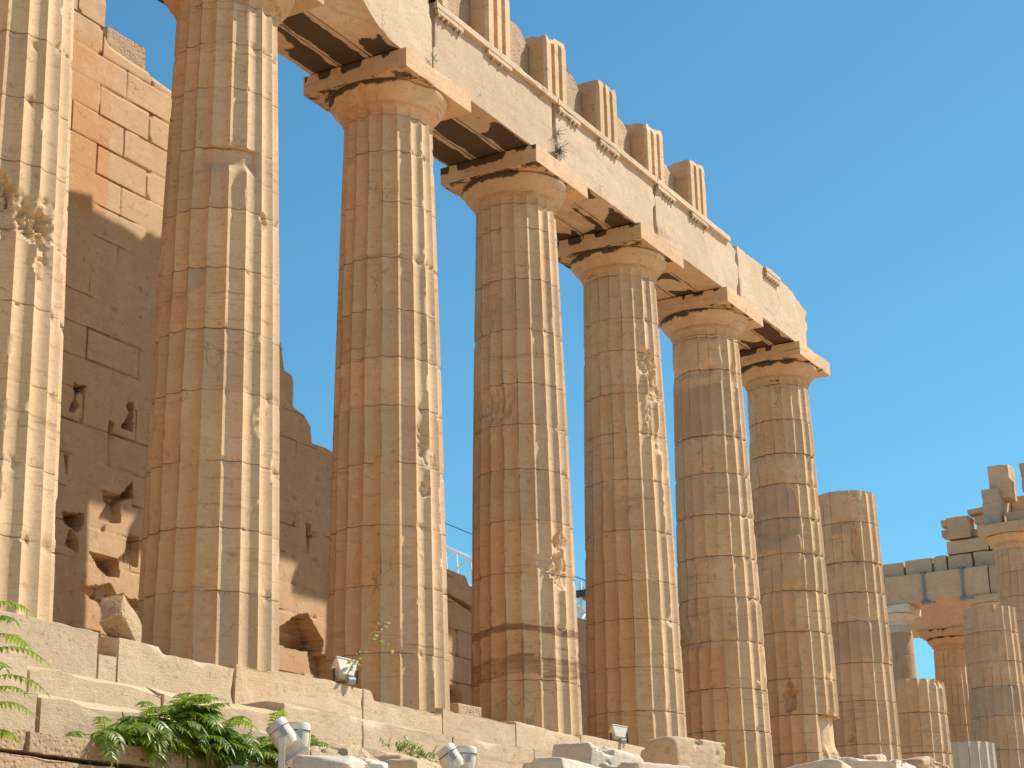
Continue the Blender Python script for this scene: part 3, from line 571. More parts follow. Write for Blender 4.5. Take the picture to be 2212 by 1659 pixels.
# top step (stylobate) front edge y=-1.05
S1 = [(-17.0, -9.6, 'top step block past the left edge of the view under the leftmost column'), (-9.6, -7.54, 'top step block with a broken right end, below the leftmost column'), (-7.54, -7.215, 'narrow sunken piece of top step in the gap beside the tilted stone'), (-7.215, -4.13-.9, 'top step block with a raised squared end, carrying the tilted stone'),
      (-5.03, -2.18, 'top step block directly under the first whole column, ending at a fine joint'), (-2.18, -.1, 'top step block with a slumped broken corner below the second whole column'), (-.1, 2.09, 'top step block running between the second and third whole columns'), (2.09, 4.3, 'pitted grey top step block under the third whole column')]
for k, (a, b, lb) in enumerate(S1):
    zt = 0.0; nt_ = None
    if k == 2: zt = -.22
    if k == 3: nt_ = [(-6.42, -5.0, .09)]
    if k == 4: nt_ = [(-5.1, -4.2, .05)]
    if k == 5: nt_ = [(-1.95, -.1, .13)]
    if k == 6: nt_ = [(-.1, 2.1, .07)]
    step(a, b, -1.05, -.35, zt, -.60, lb, 40+k, 1, notch=nt_)
S2 = [(-17.2, -10.2, 'middle step block past the left edge of the view'), (-10.2, -9.35, 'short middle step block at the left edge behind the leaf sprays'), (-9.35, -7.22, 'middle step block with a crumbled upper edge, below the broken top step'), (-7.22, -4.95, 'middle step block behind the big green bush, its edge worn to a slope'), (-4.95, -3.2, 'middle step block right of the bush, behind the nearer floodlight pair'),
      (-3.2, -.95, 'long smooth middle step block with level grey veins, below the second whole column'), (-.95, 1.4, 'middle step block behind the further floodlight pair'), (1.4, 3.6, 'middle step block fading behind the big grey fallen block')]
for k, (a, b, lb) in enumerate(S2): step(a, b, -1.75, -1.03, -.556+(-.10 if k in (2, 3) else 0), -1.12, lb, 60+k, 2, wearf=.12 if k in (2, 3) else .06)
S3 = [(-17.4, -9.9, 'bottom step block at the lower left edge, split by a deep crack'), (-9.88, -7.4, 'bottom step block with a smooth bulging face, left of the bush'), (-7.38, -5.2, 'bottom step block hidden behind the bush foliage'), (-5.2, -2.9, 'bottom step block behind the nearer floodlights and rubble'), (-2.9, -.6, 'bottom step block behind the trailing ground plant'), (-.6, 2.1, 'bottom step block behind the long grey rubble slab')]
for k, (a, b, lb) in enumerate(S3): step(a, b, -2.45, -1.73, -1.074, -1.60, lb, 80+k, 3, wearf=.14 if k == 1 else .08, chip=.14)
def run(ya, yb, zt, zb, x0, lb, seed):
    o = block('step_course', ((x0+62)/2, (ya+yb)/2, (zt+zb)/2), (62-x0, yb-ya, zt-zb), STEPM, res=.5, er=.03, chip=.05, rough=.02, seed=seed); tag(o, lb, 'step course', 'step courses running on behind the rubble')
run(-1.05, -.35, -.002, -.552, 4.31, 'top marble step running on under the far columns behind the fallen blocks', 91)
run(-1.75, -1.03, -.556, -1.07, 3.61, 'middle marble step running on behind the fallen blocks', 92)
run(-2.45, -1.73, -1.074, -1.60, 2.11, 'bottom marble step running on behind the fallen blocks', 93)
# rough footing wall, lower left
for k, (a, b, lb) in enumerate([(-17.5, -10.52, 'rough pitted footing stone at the lower left corner'), (-10.5, -8.17, 'long rough pitted footing stone left of and below the bush'), (-8.15, -7.22, 'paler rough footing stone under the middle of the bush'), (-7.2, -6.2, 'short rough footing stone under the right side of the bush')]):
    stone_thing('footing_stone', lb, 'footing stone', ((a+b)/2, -2.62, -1.70), (b-a, .62, .225), seed=130+k, res=.045, er=.02, chip=.05, rough=.016, pfreq=2.5, group='rough stones of the footing course')
stone_thing('footing_course', 'lower ledge of the footing wall along the bottom left edge', 'footing course', (-11.8, -2.65, -2.0), (12.0, .66, .36), seed=140, res=.06, er=.03, chip=.08, rough=.03)
# ------------------------------------------------------------------ ground
def ground():
    xs = np.concatenate([[-3000, -600, -150, -60], np.arange(-40, 45, .8), [60, 100, 200, 700, 3000]]); ys = np.concatenate([[-3000, -600, -150, -60, -35], np.arange(-26, -1.5, .5), [10, 45, 60, 150, 600, 3000]])
    X, Y = np.meshgrid(xs, ys, indexing='ij')
    Z = np.interp(Y, [-3000, -13.5, -10.5, -8, -6, -4, 3000], [-5.6, -5.6, -4.6, -3.2, -2.45, -2.02, -2.02])
    Z = Z+np.interp(X, [-8, -4, 2, 9, 20], [0, .1, .7, 1.1, 1.2])*ss(Y, -9, -5.5)*ss(-Y, 0, 2.4)
    Z = Z-.38*ss(-X, 8.2, 9.6)*ss(-Y, -1, 2)
    P = np.stack([X, Y, Z], -1); Z = Z+.25*(fbm(P*.35, 5, 4)-.5)*(np.abs(Y) < 60)
    V = np.stack([X, Y, Z], -1).reshape(-1, 3); i = np.arange(len(V)).reshape(X.shape); F = np.stack([i[:-1, :-1], i[1:, :-1], i[1:, 1:], i[:-1, 1:]], -1).reshape(-1, 4)
    o = mesh('ground', V, F, GROUND, None, np.zeros((len(V), 3))+[0, .1, 0]); tag(o, kind='structure')
GROUND = stone('dry_limestone_ground', (.72, .53, .35), (.64, .47, .30), vein=.0, bump=1.0, coarse=.8, pit=.3, greyd=.3)
ground()
# ------------------------------------------------------------------ fallen marble blocks along the bottom
def rub(label, c, s, seed, rot=(0, 0, 0), mat=GREYM, **k):
    """c is the centre of the top face"""
    c = (c[0], c[1], c[2]-s[2]/2); k.setdefault('bow', .16)
    import bmesh
    rn = random.Random(seed); h = [q/2 for q in s]; bm = bmesh.new()
    for q in range(30):   # broken block: corners of a box, each knocked in by its own amount
        sg = [rn.choice((-1, 1)) for _ in range(3)]; v = [sg[a]*h[a]*rn.uniform(.80, 1.0) for a in range(3)]; v[rn.randrange(3)] *= rn.uniform(.45, 1.0); bm.verts.new(v)
    r_ = bmesh.ops.convex_hull(bm, input=bm.verts); bmesh.ops.delete(bm, geom=[g for g in r_['geom_interior'] if isinstance(g, bmesh.types.BMVert)], context='VERTS')
    bmesh.ops.triangulate(bm, faces=bm.faces[:])
    for _ in range(5):
        el = [e for e in bm.edges if e.calc_length() > .055]
        if not el: break
        bmesh.ops.subdivide_edges(bm, edges=el, cuts=1); bmesh.ops.triangulate(bm, faces=bm.faces[:])
    for _ in range(3): bmesh.ops.smooth_vert(bm, verts=bm.verts[:], factor=.5, use_axis_x=True, use_axis_y=True, use_axis_z=True)
    bm.normal_update(); V = np.array([v.co[:] for v in bm.verts]); Nn = np.array([v.normal[:] for v in bm.verts]); F = [[v.index for v in f.verts] for f in bm.faces]; bm.free()
    Pn = V+seed*1.7; V = V+Nn*(.035*(fbm(Pn*3, seed, 4)-.5)-.06*ss(fbm(Pn*2.2, seed+3, 5), .56, .64)+.014*(fbm(Pn*14, seed+5, 3)-.5))[:, None]
    V = V @ np.array(Matrix.Rotation(R_(rot[2]), 3, 'Z') @ Matrix.Rotation(R_(rot[1]), 3, 'Y') @ Matrix.Rotation(R_(rot[0]), 3, 'X')).T
    wr = np.zeros((len(V), 3)); wr[:, 0] = .12
    o = mesh('fallen_block', V, F, mat, None, wr, loc=c, sharp=38); tag(o, label, 'fallen block', 'fallen marble blocks in front of the steps')
rub('big dark fronted slab tilted down to the right, white sunlit top', (-1.25, -4.15, -.98), (1.2, .80, .80), 401, (-2, 7, -12), er=.06)
rub('broad pale cracked block with a notched right end, leaning behind the big dark slab', (2.45, -3.7, -.50), (1.25, .80, .85), 402, (0, 4, -14), chip=.3, mat=STEPM)
rub('long flat grey block along the bottom edge below the big dark slab', (-4.75, -5.5, -1.58), (1.1, .75, .6), 403, (0, 2, 6), chip=.2)
rub('low grey block with a dark cleft, right of the long flat grey one', (-1.75, -5.1, -1.32), (1.4, .75, .7), 404, (0, 1, -8), chip=.2)
rub('rounded white boulder at the bottom edge under the fifth whole column', (4.6, -5.0, -.75), (1.6, 1.2, .9), 405, (0, 4, 10), er=.16, chip=.25, rough=.06)
rub('streaky white boulder at the bottom edge between the last columns', (9.0, -4.6, -.33), (2.0, 1.1, .9), 406, (0, 3, 4), er=.14, chip=.25, rough=.06)
rub('small flat slab lying on the white boulders near the capless column', (10.6, -3.9, -.02), (1.1, .5, .35), 407, (0, -8, 12), mat=STEPM)
rub('cream boulder at the bottom edge below the short stump', (13.0, -4.0, .06), (2.2, 1.0, .9), 408, (0, 2, 0), er=.14, mat=STEPM)
rub('rounded grey boulder at the bottom edge right of the nearer floodlights', (-7.95, -4.65, -1.77), (.80, .65, .5), 409, (0, 6, 12), er=.12, chip=.2)
rub('pointed grey boulder between the two floodlight pairs', (-6.3, -4.0, -1.56), (.36, .36, .6), 410, (10, -14, 20), er=.09, chip=.2)
rub('cream jagged rock left of the further floodlights', (-5.6, -4.0, -1.56), (.7, .5, .5), 411, (0, 6, 10), mat=STEPM, chip=.25)
rub('cream block with a split face, behind the rounded grey boulder', (-6.1, -3.05, -1.35), (.62, .45, .7), 412, (0, 4, -6), mat=STEPM, chip=.2)
rub('cream sloping rock between the bush and the trailing plant', (-5.25, -2.95, -1.31), (.95, .45, .7), 413, (0, 9, 4), mat=STEPM, chip=.3)
rub('small pale rock at the foot of the bush beside the nearer floodlights', (-7.55, -3.35, -1.70), (.75, .4, .5), 414, (0, 2, 0), mat=STEPM, chip=.2)
rub('low cream ledge stone under the trailing plant', (-3.9, -2.95, -1.33), (1.7, .5, .6), 415, (0, 3, 2), mat=STEPM, chip=.2)
stone_thing('stone_chip', 'little stone chip lying on the top step left of the second whole column', 'stone chip', (-3.15, -.75, .02), (.22, .16, .10), seed=416, res=.03, er=.02, chip=.05, mat=STEPM)
stone_thing('rubble_stone', 'flat rough stone on the floor just right of the second whole column foot', 'floor stone', (1.95, .1, .12), (.75, .8, .30), seed=417, res=.05, er=.04, chip=.1, mat=ROUGH)
stone_thing('rubble_stone', 'white sunlit block on the floor seen between the third and fourth whole columns', 'floor stone', (10.3, 2.0, 1.0), (.9, .8, 2.0), seed=418, res=.08, er=.04, chip=.1, mat=WHITEM)
# ------------------------------------------------------------------ south architrave end over the far capitals
arch(9*SP, 10*SP, 'broken architrave end resting on the far capital at the right edge of the view', 8, starts=(1.3, 1.1, -.5), tri=[])
for k, (c, s, lb) in enumerate([((38.95, .33, 12.06), (.9, .74, 1.22), 'tall upright frieze slab with a stepped top, standing on the far architrave end'), ((39.2, -.62, 12.15), (.7, .60, 1.1), 'upright frieze slab cut by the right edge of the view, beside the tall stepped one'),
        ((38.95, -.35, 10.68), (1.3, 1.05, .48), 'low block sitting on the far capital beneath the dark gap')]):
    stone_thing('frieze_slab', lb, 'frieze slab', c, s, mat=PALEM, seed=430+k, res=.08, er=.03, chip=.14, rough=.02)
# ------------------------------------------------------------------ east porch and east front
for cx, cy, top_, lb, sd, b_, zs_ in [(52.4, 8.85, None, 'grey porch column with a smooth shaft and white new capital, far inside the temple', 501, .72, 1.035), (52.4, 4.65, None, 'porch column with an orange broken capital hidden behind the right hand columns', 502, .72, 1.035), (52.4, 13.0, None, 'porch column hidden behind the tall capless column', 503, .72, 1.035)]:
    column(cx, cy, [1.6, 3.2, 4.8, 6.4, 8.0], lb, 'columns of the far east porch', top=9.57/zs_, seed=sd, R0=.86, base=b_, zs=zs_, dz=.15, N=160, pat=.0, rug=.6, crust=0, mat=GREYM if sd == 501 else PALEM, feats=[('fresh', 0, 360, -.1, 9.0, .9)] if sd == 501 else ())
for cy, lb, sd in [(3.7, 'east front column nearest the south corner, hidden by the right hand columns', 511), (8.05, 'dark brown column of the far east front, seen between the stumps against the sky', 512), (12.3, 'east front column hidden behind the tall capless column', 513)]:
    column(57.3, cy, gen, lb, 'columns of the far east front', seed=sd, dz=.15, N=160, pat=.95, crust=.35)
def far_beam(label, x0, x1, ys, z0, z1, seed, mat=PALEM, soff=0):
    root = empty('architrave_beam', ((x0+x1)/2, ys[0], z0), 0, label, 'architrave', 'architraves at the far east end')
    for k, (a, b) in enumerate(zip(ys[:-1], ys[1:])):
        block('beam_slab', (0, (a+b)/2-ys[0], (z1-z0)/2), (x1-x0, b-a-.03, z1-z0), mat, root, res=.16, er=.02, chip=.06, rough=.012, seed=seed+k)
    return root
pb = far_beam('long porch architrave with two steel clamps, spanning behind the right hand columns', 51.6, 53.2, [3.0, 4.5, 9.0, 13.6], 10.80, 12.0, 520)
for yy in (7.25, 5.6):
    V = []; F = []
    def bxm(V, F, c, s):
        n = len(V)
        for dx in (-1, 1):
            for dy in (-1, 1):
                for dz_ in (-1, 1): V.append((c[0]+dx*s[0]/2, c[1]+dy*s[1]/2, c[2]+dz_*s[2]/2))
        F += [(n, n+1, n+3, n+2), (n+4, n+6, n+7, n+5), (n, n+4, n+5, n+1), (n+2, n+3, n+7, n+6), (n, n+2, n+6, n+4), (n+1, n+5, n+7, n+3)]
    bxm(V, F, (-.86, yy-3, .62), (.05, .09, 1.22)); bxm(V, F, (-.78, yy-3, 1.235), (.25, .26, .05)); bxm(V, F, (-.72, yy-3, -.06), (.34, .34, .1)); bxm(V, F, (-.9, yy-3.15, -.10), (.06, .6, .06))
    mesh('steel_clamp', V, F, STEEL, pb, smooth=False)
far_beam('weathered brown architrave over the far east front columns', 56.4, 58.2, [2.7, 5.9, 10.1, 14.0], 10.43, 11.76, 530)
def course(lb, c, s, sd, mat=PALEM, **k): stone_thing('stone_block', lb, 'stone block', c, s, mat=mat, seed=sd, res=.08, er=.03, chip=.16, rough=.03, group='stepped stone blocks over the far porch', **k)
course('block with a dark wedge hole beneath, second course over the far porch', (52.6, 7.55, 12.36), (1.2, 1.18, .70), 541)
course('leftmost visible block of the course over the far porch, beside the capless column', (52.6, 8.85, 12.34), (1.2, 1.35, .66), 542)
course('plain course block over the far porch hidden behind the capless column', (52.6, 11.4, 12.32), (1.2, 3.6, .6), 543)
course('course block over the far porch just below the step up', (52.6, 6.62, 12.38), (1.2, .62, .74), 544)
course('lower course block over the far porch under the broken pile', (52.6, 5.75, 12.36), (1.2, 1.06, .70), 545)
course('lower course block over the far porch beside the far capital', (52.6, 4.1, 12.36), (1.2, 2.2, .70), 546)
course('upper course block with a chipped corner, at the step over the far porch', (52.6, 5.4, 13.02), (1.1, 1.80, .60), 547)
course('upper course block over the far porch, next to the far capital', (52.6, 3.6, 13.02), (1.1, 1.75, .60), 548)
course('large pale block topmost on the left of the broken pile', (52.5, 5.72, 13.84), (.9, 1.02, .98), 549)
course('small block sticking out leftward from the large pale one, upper', (52.6, 6.35, 14.14), (.7, .34, .34), 550)
course('small block sticking out leftward from the large pale one, lower', (52.6, 6.30, 13.70), (.7, .46, .36), 551)
course('thin slab slanting across the top of the broken pile', (52.6, 4.75, 14.50), (.8, 1.15, .26), 552, rot=(R_(-4), 0, 0))
course('orange edged rubble block in the middle of the broken pile', (52.7, 5.0, 13.55), (.6, .5, .46), 553, mat=MARBLE)
course('small grey rubble block under the thin slanting slab', (52.7, 4.85, 14.12), (.6, .55, .34), 554)
course('squarish block right of the rubble in the broken pile', (52.6, 4.35, 13.85), (.6, .5, .75), 555)
# ------------------------------------------------------------------ crane inside the temple
def tubes(V, F, a, b, r, n=6):
    a = Vector(a); b = Vector(b); d = (b-a).normalized(); u = d.orthogonal().normalized(); v = d.cross(u); k = len(V)
    for p in (a, b):
        for q in range(n): w_ = p+u*r*math.cos(2*math.pi*q/n)+v*r*math.sin(2*math.pi*q/n); V.append(tuple(w_))
    F += [(k+q, k+(q+1) % n, k+n+(q+1) % n, k+n+q) for q in range(n)]; F += [tuple(k+q for q in range(n))[::-1], tuple(k+n+q for q in range(n))]
cr = empty('lattice_crane', (35, 14.6, 0), 0, 'white lattice crane boom sloping down behind the columns', 'crane')
def lat(name, p0, p1, wd, ht, nb, rc, rl):
    V = []; F = []; p0 = Vector(p0); p1 = Vector(p1); d = (p1-p0).normalized(); sd = d.cross(Vector((0, 0, 1))).normalized() if abs(d.z) < .9 else Vector((1, 0, 0)); upv = sd.cross(d).normalized()
    cs = [sd*wd/2, -sd*wd/2, sd*wd/2-upv*ht, -sd*wd/2-upv*ht]
    for c_ in cs: tubes(V, F, p0+c_, p1+c_, rc)
    for k in range(nb):
        for a, b in ((0, 2), (1, 3), (0, 1), (2, 3)):
            q0 = p0+(p1-p0)*k/nb; qm = p0+(p1-p0)*(k+.5)/nb; q1 = p0+(p1-p0)*(k+1)/nb
            tubes(V, F, qm+cs[a], q0+cs[b], rl); tubes(V, F, qm+cs[a], q1+cs[b], rl)
    return mesh(name, V, F, CRANEM, cr, smooth=False)
lat('boom', (0, 8.5, 13.1), (0, -.4, 8.35), .8, .95, 8, .055, .032)
lat('mast', (0, 0, 0), (0, 0, 9.6), .9, .9, 7, .055, .035)
V = []; F = []; tubes(V, F, (0, 8.5, 13.9), (0, -.2, 9.6), .018, 5); mesh('cable', V, F, DARK, cr, smooth=False)
V = []; F = []; bxm(V, F, (0, -.1, 9.15), (1.1, .5, .25)); mesh('winch_box', V, F, DARK, cr, smooth=False); V = []; F = []; bxm(V, F, (0, -.3, 7.7), (1.0, .4, .35)); mesh('winch_box', V, F, DARK, cr, smooth=False)
# ------------------------------------------------------------------ floodlights
def box_taper(V, F, x0, x1, y0, y1, z0, z1, tx_=0, ty_=0):
    n = len(V)
    for z, t1, t2 in ((z0, tx_, ty_), (z1, 0, 0)):
        V += [(x0+t1, y0+t2, z), (x1-t1, y0+t2, z), (x1-t1, y1-t2, z), (x0+t1, y1-t2, z)]
    F += [(n, n+3, n+2, n+1), (n+4, n+5, n+6, n+7)]+[(n+q, n+(q+1) % 4, n+4+(q+1) % 4, n+4+q) for q in range(4)]
def bev(o, w_=.006):
    m = o.modifiers.new('bevel', 'BEVEL'); m.width = w_; m.segments = 2; m.limit_method = 'ANGLE'; return o
def floodlight(loc, rz, tilt, label, rust=False, s=1.):
    """local -Y faces the viewer's side; the lamp leans by tilt about local Y"""
    g = empty('floodlight', loc, rz, label, 'floodlight', 'floodlights in front of the steps')
    M = Matrix.Rotation(tilt, 4, 'Y') @ Matrix.Scale(s, 4)
    def T(V): return [tuple((M @ Vector(v))+Vector((0, 0, .34*s))) for v in V]
    V = []; F = []; box_taper(V, F, -.125, .125, -.03, .20, -.20, .12, .0, .03); box_taper(V, F, -.135, .135, -.04, .21, -.235, -.20)
    for q in range(7): box_taper(V, F, -.10+q*.033-.002, -.10+q*.033+.002, -.036, -.028, -.19, -.09)
    hs = bev(mesh('housing', T(V), F, PAINT, g, smooth=False))
    V = []; F = []; n = 20   # drum shaped lamp chamber lying along X-Z, seen end on
    prof = [(.0, -.12), (.085, -.10), (.112, -.04), (.115, .10), (.122, .105), (.122, .165), (.108, .19), (.0, .20)]
    for z, r in [(q[1], q[0]) for q in prof]:
        for q in range(n): V.append((r*math.cos(2*math.pi*q/n), -.05+r*.8*math.sin(2*math.pi*q/n), z+.02))
    for a in range(len(prof)-1): F += [(a*n+q, a*n+(q+1) % n, (a+1)*n+(q+1) % n, (a+1)*n+q) for q in range(n)]
    ch = mesh('lamp_chamber', T(V), F, PAINT, g)
    V = []; F = []
    for a, z in enumerate((.118, .130)):
        for q in range(n): V.append((.1245*math.cos(2*math.pi*q/n), -.05+.1235*.8*math.sin(2*math.pi*q/n), z+.0))
    F = [(q, (q+1) % n, n+(q+1) % n, n+q) for q in range(n)]
    mesh('seam_band', T(V), F, DARK if not rust else RUST, ch)
    V = []; F = []; box_taper(V, F, -.005, .045, -.158, -.135, .02, .13); mesh('latch', T(V), F, GREYMET, ch, smooth=False)
    V = []; F = []; box_taper(V, F, -.11, .11, .205, .212, -.19, .10); mesh('lens', T(V), F, GLASS, g, smooth=False)
    V = []; F = []; box_taper(V, F, -.07, -.0, -.16, -.145, -.06*s, .34*s); box_taper(V, F, -.09, .03, -.16, .0, -.07*s, -.055*s); bev(mesh('bracket', V, F, PAINT, g, smooth=False), .004)
    V = []; F = []; tubes(V, F, (-.03, -.05, -.06*s), (-.03, -.05, -.75), .022, 10); mesh('post', V, F, GREYMET, g)
    V = []; F = []
    for q in range(8): a = q/8; b = (q+1)/8; tubes(V, F, (.02+.05*math.sin(a*3), -.08, .04-.6*a), (.02+.05*math.sin(b*3), -.08, .04-.6*b), .008, 6)
    mesh('power_cable', V, F, PAINT, g); return g
rzc = R_(-55)
floodlight((-7.42, -3.62, -1.78), rzc, R_(-36), 'white floodlight leaning left with a rusty cap, nearer pair beside the bush', True)
floodlight((-7.20, -3.62, -1.80), rzc, R_(3), 'upright white floodlight with ribbed casing, nearer pair beside the bush')
floodlight((-4.50, -3.92, -1.80), rzc, R_(-34), 'white floodlight leaning left, further pair beside the trailing plant')
floodlight((-4.22, -3.92, -1.80), rzc, R_(3), 'upright white floodlight, further pair beside the dry grass')
def spot(loc, rz, label, s):
    g = empty('spotlight', loc, rz, label, 'spotlight', 'small spotlights at the column feet')
    M = Matrix.Rotation(R_(-38), 4, 'X') @ Matrix.Rotation(R_(12), 4, 'Y') @ Matrix.Scale(s, 4)
    def T(V): return [tuple((M @ Vector(v))+Vector((0, 0, .17*s))) for v in V]
    V = []; F = []; box_taper(V, F, -.16, .16, -.10, .12, -.12, .14, .06, .05); bev(mesh('lamp_body', T(V), F, PAINT, g, smooth=False))
    V = []; F = []; box_taper(V, F, -.17, .17, -.11, .13, .14, .165); bev(mesh('rim', T(V), F, PAINT, g, smooth=False))
    V = []; F = []; box_taper(V, F, -.15, .15, -.09, .11, .166, .170); mesh('lens', T(V), F, GLASS, g, smooth=False)
    V = []; F = []; tubes(V, F, (-.02*s, -.12*s, .02*s), (.09*s, -.12*s, .02*s), .05*s, 12); mesh('motor', V, F, GREYMET, g)
    V = []; F = []; box_taper(V, F, -.19*s, -.175*s, -.03*s, .03*s, 0, .2*s); box_taper(V, F, .175*s, .19*s, -.03*s, .03*s, 0, .2*s); box_taper(V, F, -.19*s, .19*s, -.03*s, .03*s, 0, .012*s); mesh('bracket', V, F, DARK, g, smooth=False); return g
spot((-2.52, -.98, .0), R_(-30), 'small white spotlight on the top step at the foot of the second whole column', .95)
spot((5.85, -.98, -.02), R_(-40), 'small white spotlight with a round motor at the foot of the fourth whole column', .85)
# ------------------------------------------------------------------ plants
def leaflet(V, F, base, d, nrm, L, W_, droop=.25):
    d = d.normalized(); s_ = d.cross(nrm).normalized(); n_ = s_.cross(d).normalized(); k = len(V)
    ctr = [base+d*(L*t)-Vector((0, 0, 1))*(droop*L*t*t) for t in (0, .3, .65, 1)]
    wd = [.12, 1, .72, 0]
    for c_, q in zip(ctr, wd):
        if q: V += [tuple(c_-s_*W_*q/2+n_*W_*.12*q), tuple(c_), tuple(c_+s_*W_*q/2+n_*W_*.12*q)]
        else: V.append(tuple(c_))
    for a in (0, 3): F += [(k+a, k+a+1, k+a+4, k+a+3), (k+a+1, k+a+2, k+a+5, k+a+4)]
    F += [(k+6, k+7, k+9), (k+7, k+8, k+9)]
def frond(V, F, VS, FS, base, az, el, L, rng, npair=11, ll=.12, lw=.030, curl=1.1):
    """pinnate leaf: curved rachis with pairs of hanging leaflets"""
    p = Vector(base); seg = 9; pts = [p.copy()]; e = el
    for k in range(seg):
        p = p+Vector((math.cos(az)*math.cos(e), math.sin(az)*math.cos(e), math.sin(e)))*(L/seg); e -= curl/seg*(1+.6*k/seg); pts.append(p.copy())
    for a, b in zip(pts[:-1], pts[1:]): tubes(VS, FS, a, b, .0035, 4)
    for k in range(npair+1):
        t = .18+.82*k/npair; i = min(seg-1, int(t*seg)); q = pts[i].lerp(pts[i+1], t*seg-i); d = (pts[i+1]-pts[i]).normalized()
        side = d.cross(Vector((0, 0, 1))).normalized(); upn = side.cross(d).normalized(); sc_ = (1-.5*abs(t-.5)**1.2*1.6)*rng.uniform(.85, 1.12)
        if k == npair: leaflet(V, F, q, d, upn, ll*.8, lw*.8)
        else:
            for sg in (-1, 1): leaflet(V, F, q, d*.55+side*sg+Vector((0, 0, rng.uniform(-.25, .05))), upn+side*rng.uniform(-.2, .2), ll*sc_, lw*sc_*1.0, droop=rng.uniform(.2, .5))
def shrub(name, label, cat, loc, specs, rng, mat=LEAF, **k):
    root = empty(name, loc, 0, label, cat, k.pop('group', None)); V = []; F = []; VS = []; FS = []
    for (b, az, el, L) in specs: frond(V, F, VS, FS, b, az, el, L, rng, **k)
    mesh('foliage', V, F, mat, root, smooth=False)
    return root, VS, FS
rng = random.Random(5)
sp_ = []; base0 = Vector((-7.9, -2.62, -1.62))
for k in range(260):
    x = rng.gauss(-.25, .72); x = max(-1.6, min(1.55, x)); y = rng.uniform(-.30, .16); hgt = .46*math.exp(-((x+.25)/.85)**2)+.06
    z = rng.uniform(.02, max(.1, hgt)); az = rng.choice([rng.uniform(-2.6, -.5), rng.uniform(-3.1, .4), rng.uniform(-1.5, .3)]); el = rng.uniform(-.1, .9) if z < .25 else rng.uniform(.1, 1.1)
    sp_.append(((x, y, z), az, el, rng.uniform(.32, .52)))
for k in range(34):
    x = rng.uniform(1.1, 2.2); sp_.append(((x, rng.uniform(-.25, .1), rng.uniform(.05, .34-.09*(x-1.1))), rng.uniform(-2.8, .3), rng.uniform(.1, 1.0), rng.uniform(.3, .45)))
for bx_, bz_, az, el, L in [(1.5, .35, -2.2, 1.3, .5), (1.65, .3, -.3, .6, .55), (2.1, .12, -.5, .3, .55), (-1.1, .0, -2.9, .5, .4), (-.3, .45, -1.9, .9, .5), (-.1, .45, -.6, 1.0, .5), (.5, .4, -.4, .6, .5), (-.6, .35, -2.6, .8, .5)]:
    sp_.append(((bx_, -.05, bz_), az, el, L))
root, VS, FS = shrub('ailanthus_bush', 'dense green bush with long feathered leaves growing against the bottom step', 'bush', base0, sp_, rng, npair=10, ll=.14, lw=.042)
for k in range(26):
    x = rng.uniform(-1.1, 2.1); a = Vector((x*.7+.1, .1, -.02)); b = Vector((x, rng.uniform(-.2, .1), rng.uniform(.1, .42))); tubes(VS, FS, a, b, .007, 5)
mesh('stem', VS, FS, STEM, root)
sp_ = []
for bz_, L, az in [(1.22, .42, -.5), (.92, .50, -.2), (.78, .62, -.45), (.52, .66, -.35), (.28, .50, -.6), (.05, .40, -.3), (1.05, .4, -1.6), (.6, .5, -1.9), (.4, .5, -1.3), (1.2, .4, -2.4), (.2, .4, -2.2)]:
    sp_.append(((0, 0, bz_), az, .45, L))
root, VS, FS = shrub('ailanthus_sapling', 'feather leaved sapling reaching in from the left edge over the steps', 'sapling', (-11.22, -3.0, -1.75), sp_, rng, npair=10, ll=.125, lw=.040, curl=1.0)
tubes(VS, FS, (0, 0, -.3), (0, 0, 1.3), .012, 6); mesh('stem', VS, FS, STEM, root)
# slender sapling by the second whole column
root = empty('young_sapling', (-2.66, -1.06, -.02), 0, 'thin leaning sapling with a few yellow green leaves beside the step spotlight', 'sapling')
V = []; F = []; VS = []; FS = []; pts = [Vector((.9*t**1.25, -.05*t, .95*t)) for t in [q/16 for q in range(17)]]
for a, b in zip(pts[:-1], pts[1:]): tubes(VS, FS, a, b, .0045, 5)
for k, p in enumerate(pts[1:]):
    for sg in (-1, 1):
        if rng.random() < .8:
            d = Vector((sg*rng.uniform(.5, 1), rng.uniform(-.6, .1), rng.uniform(-.1, .6))); st = p+d*.04; tubes(VS, FS, p, st, .0025, 4); L = (.15 if k < 5 else .09)*rng.uniform(.7, 1.1); leaflet(V, F, st, d, Vector((rng.uniform(-.3, .3), -1, .6)), L, L*.52, .3)
br = [pts[11], pts[11]+Vector((.18, -.04, .02)), pts[11]+Vector((.38, -.06, .0)), pts[11]+Vector((.46, -.06, -.08))]
for a, b in zip(br[:-1], br[1:]): tubes(VS, FS, a, b, .003, 4)
for k in range(8):
    d = Vector((rng.uniform(-.3, .8), rng.uniform(-.6, .1), rng.uniform(-.4, .6))); leaflet(V, F, br[1].lerp(br[2], k/8), d, Vector((0, -1, .5)), .055, .026, .2)
mesh('foliage', V, F, LEAF2, root, smooth=False); mesh('stem', VS, FS, STEM, root)
V = []; F = []
for k in range(26): d = Vector((rng.uniform(-.6, .6), rng.uniform(-.6, .2), rng.uniform(-1, .5))); leaflet(V, F, br[3], d, Vector((0, -1, .3)), .07*rng.uniform(.6, 1), .008, .2)
mesh('flower_tuft', V, F, plain('yellow_flower', (.62, .45, .03), .6), root, smooth=False)
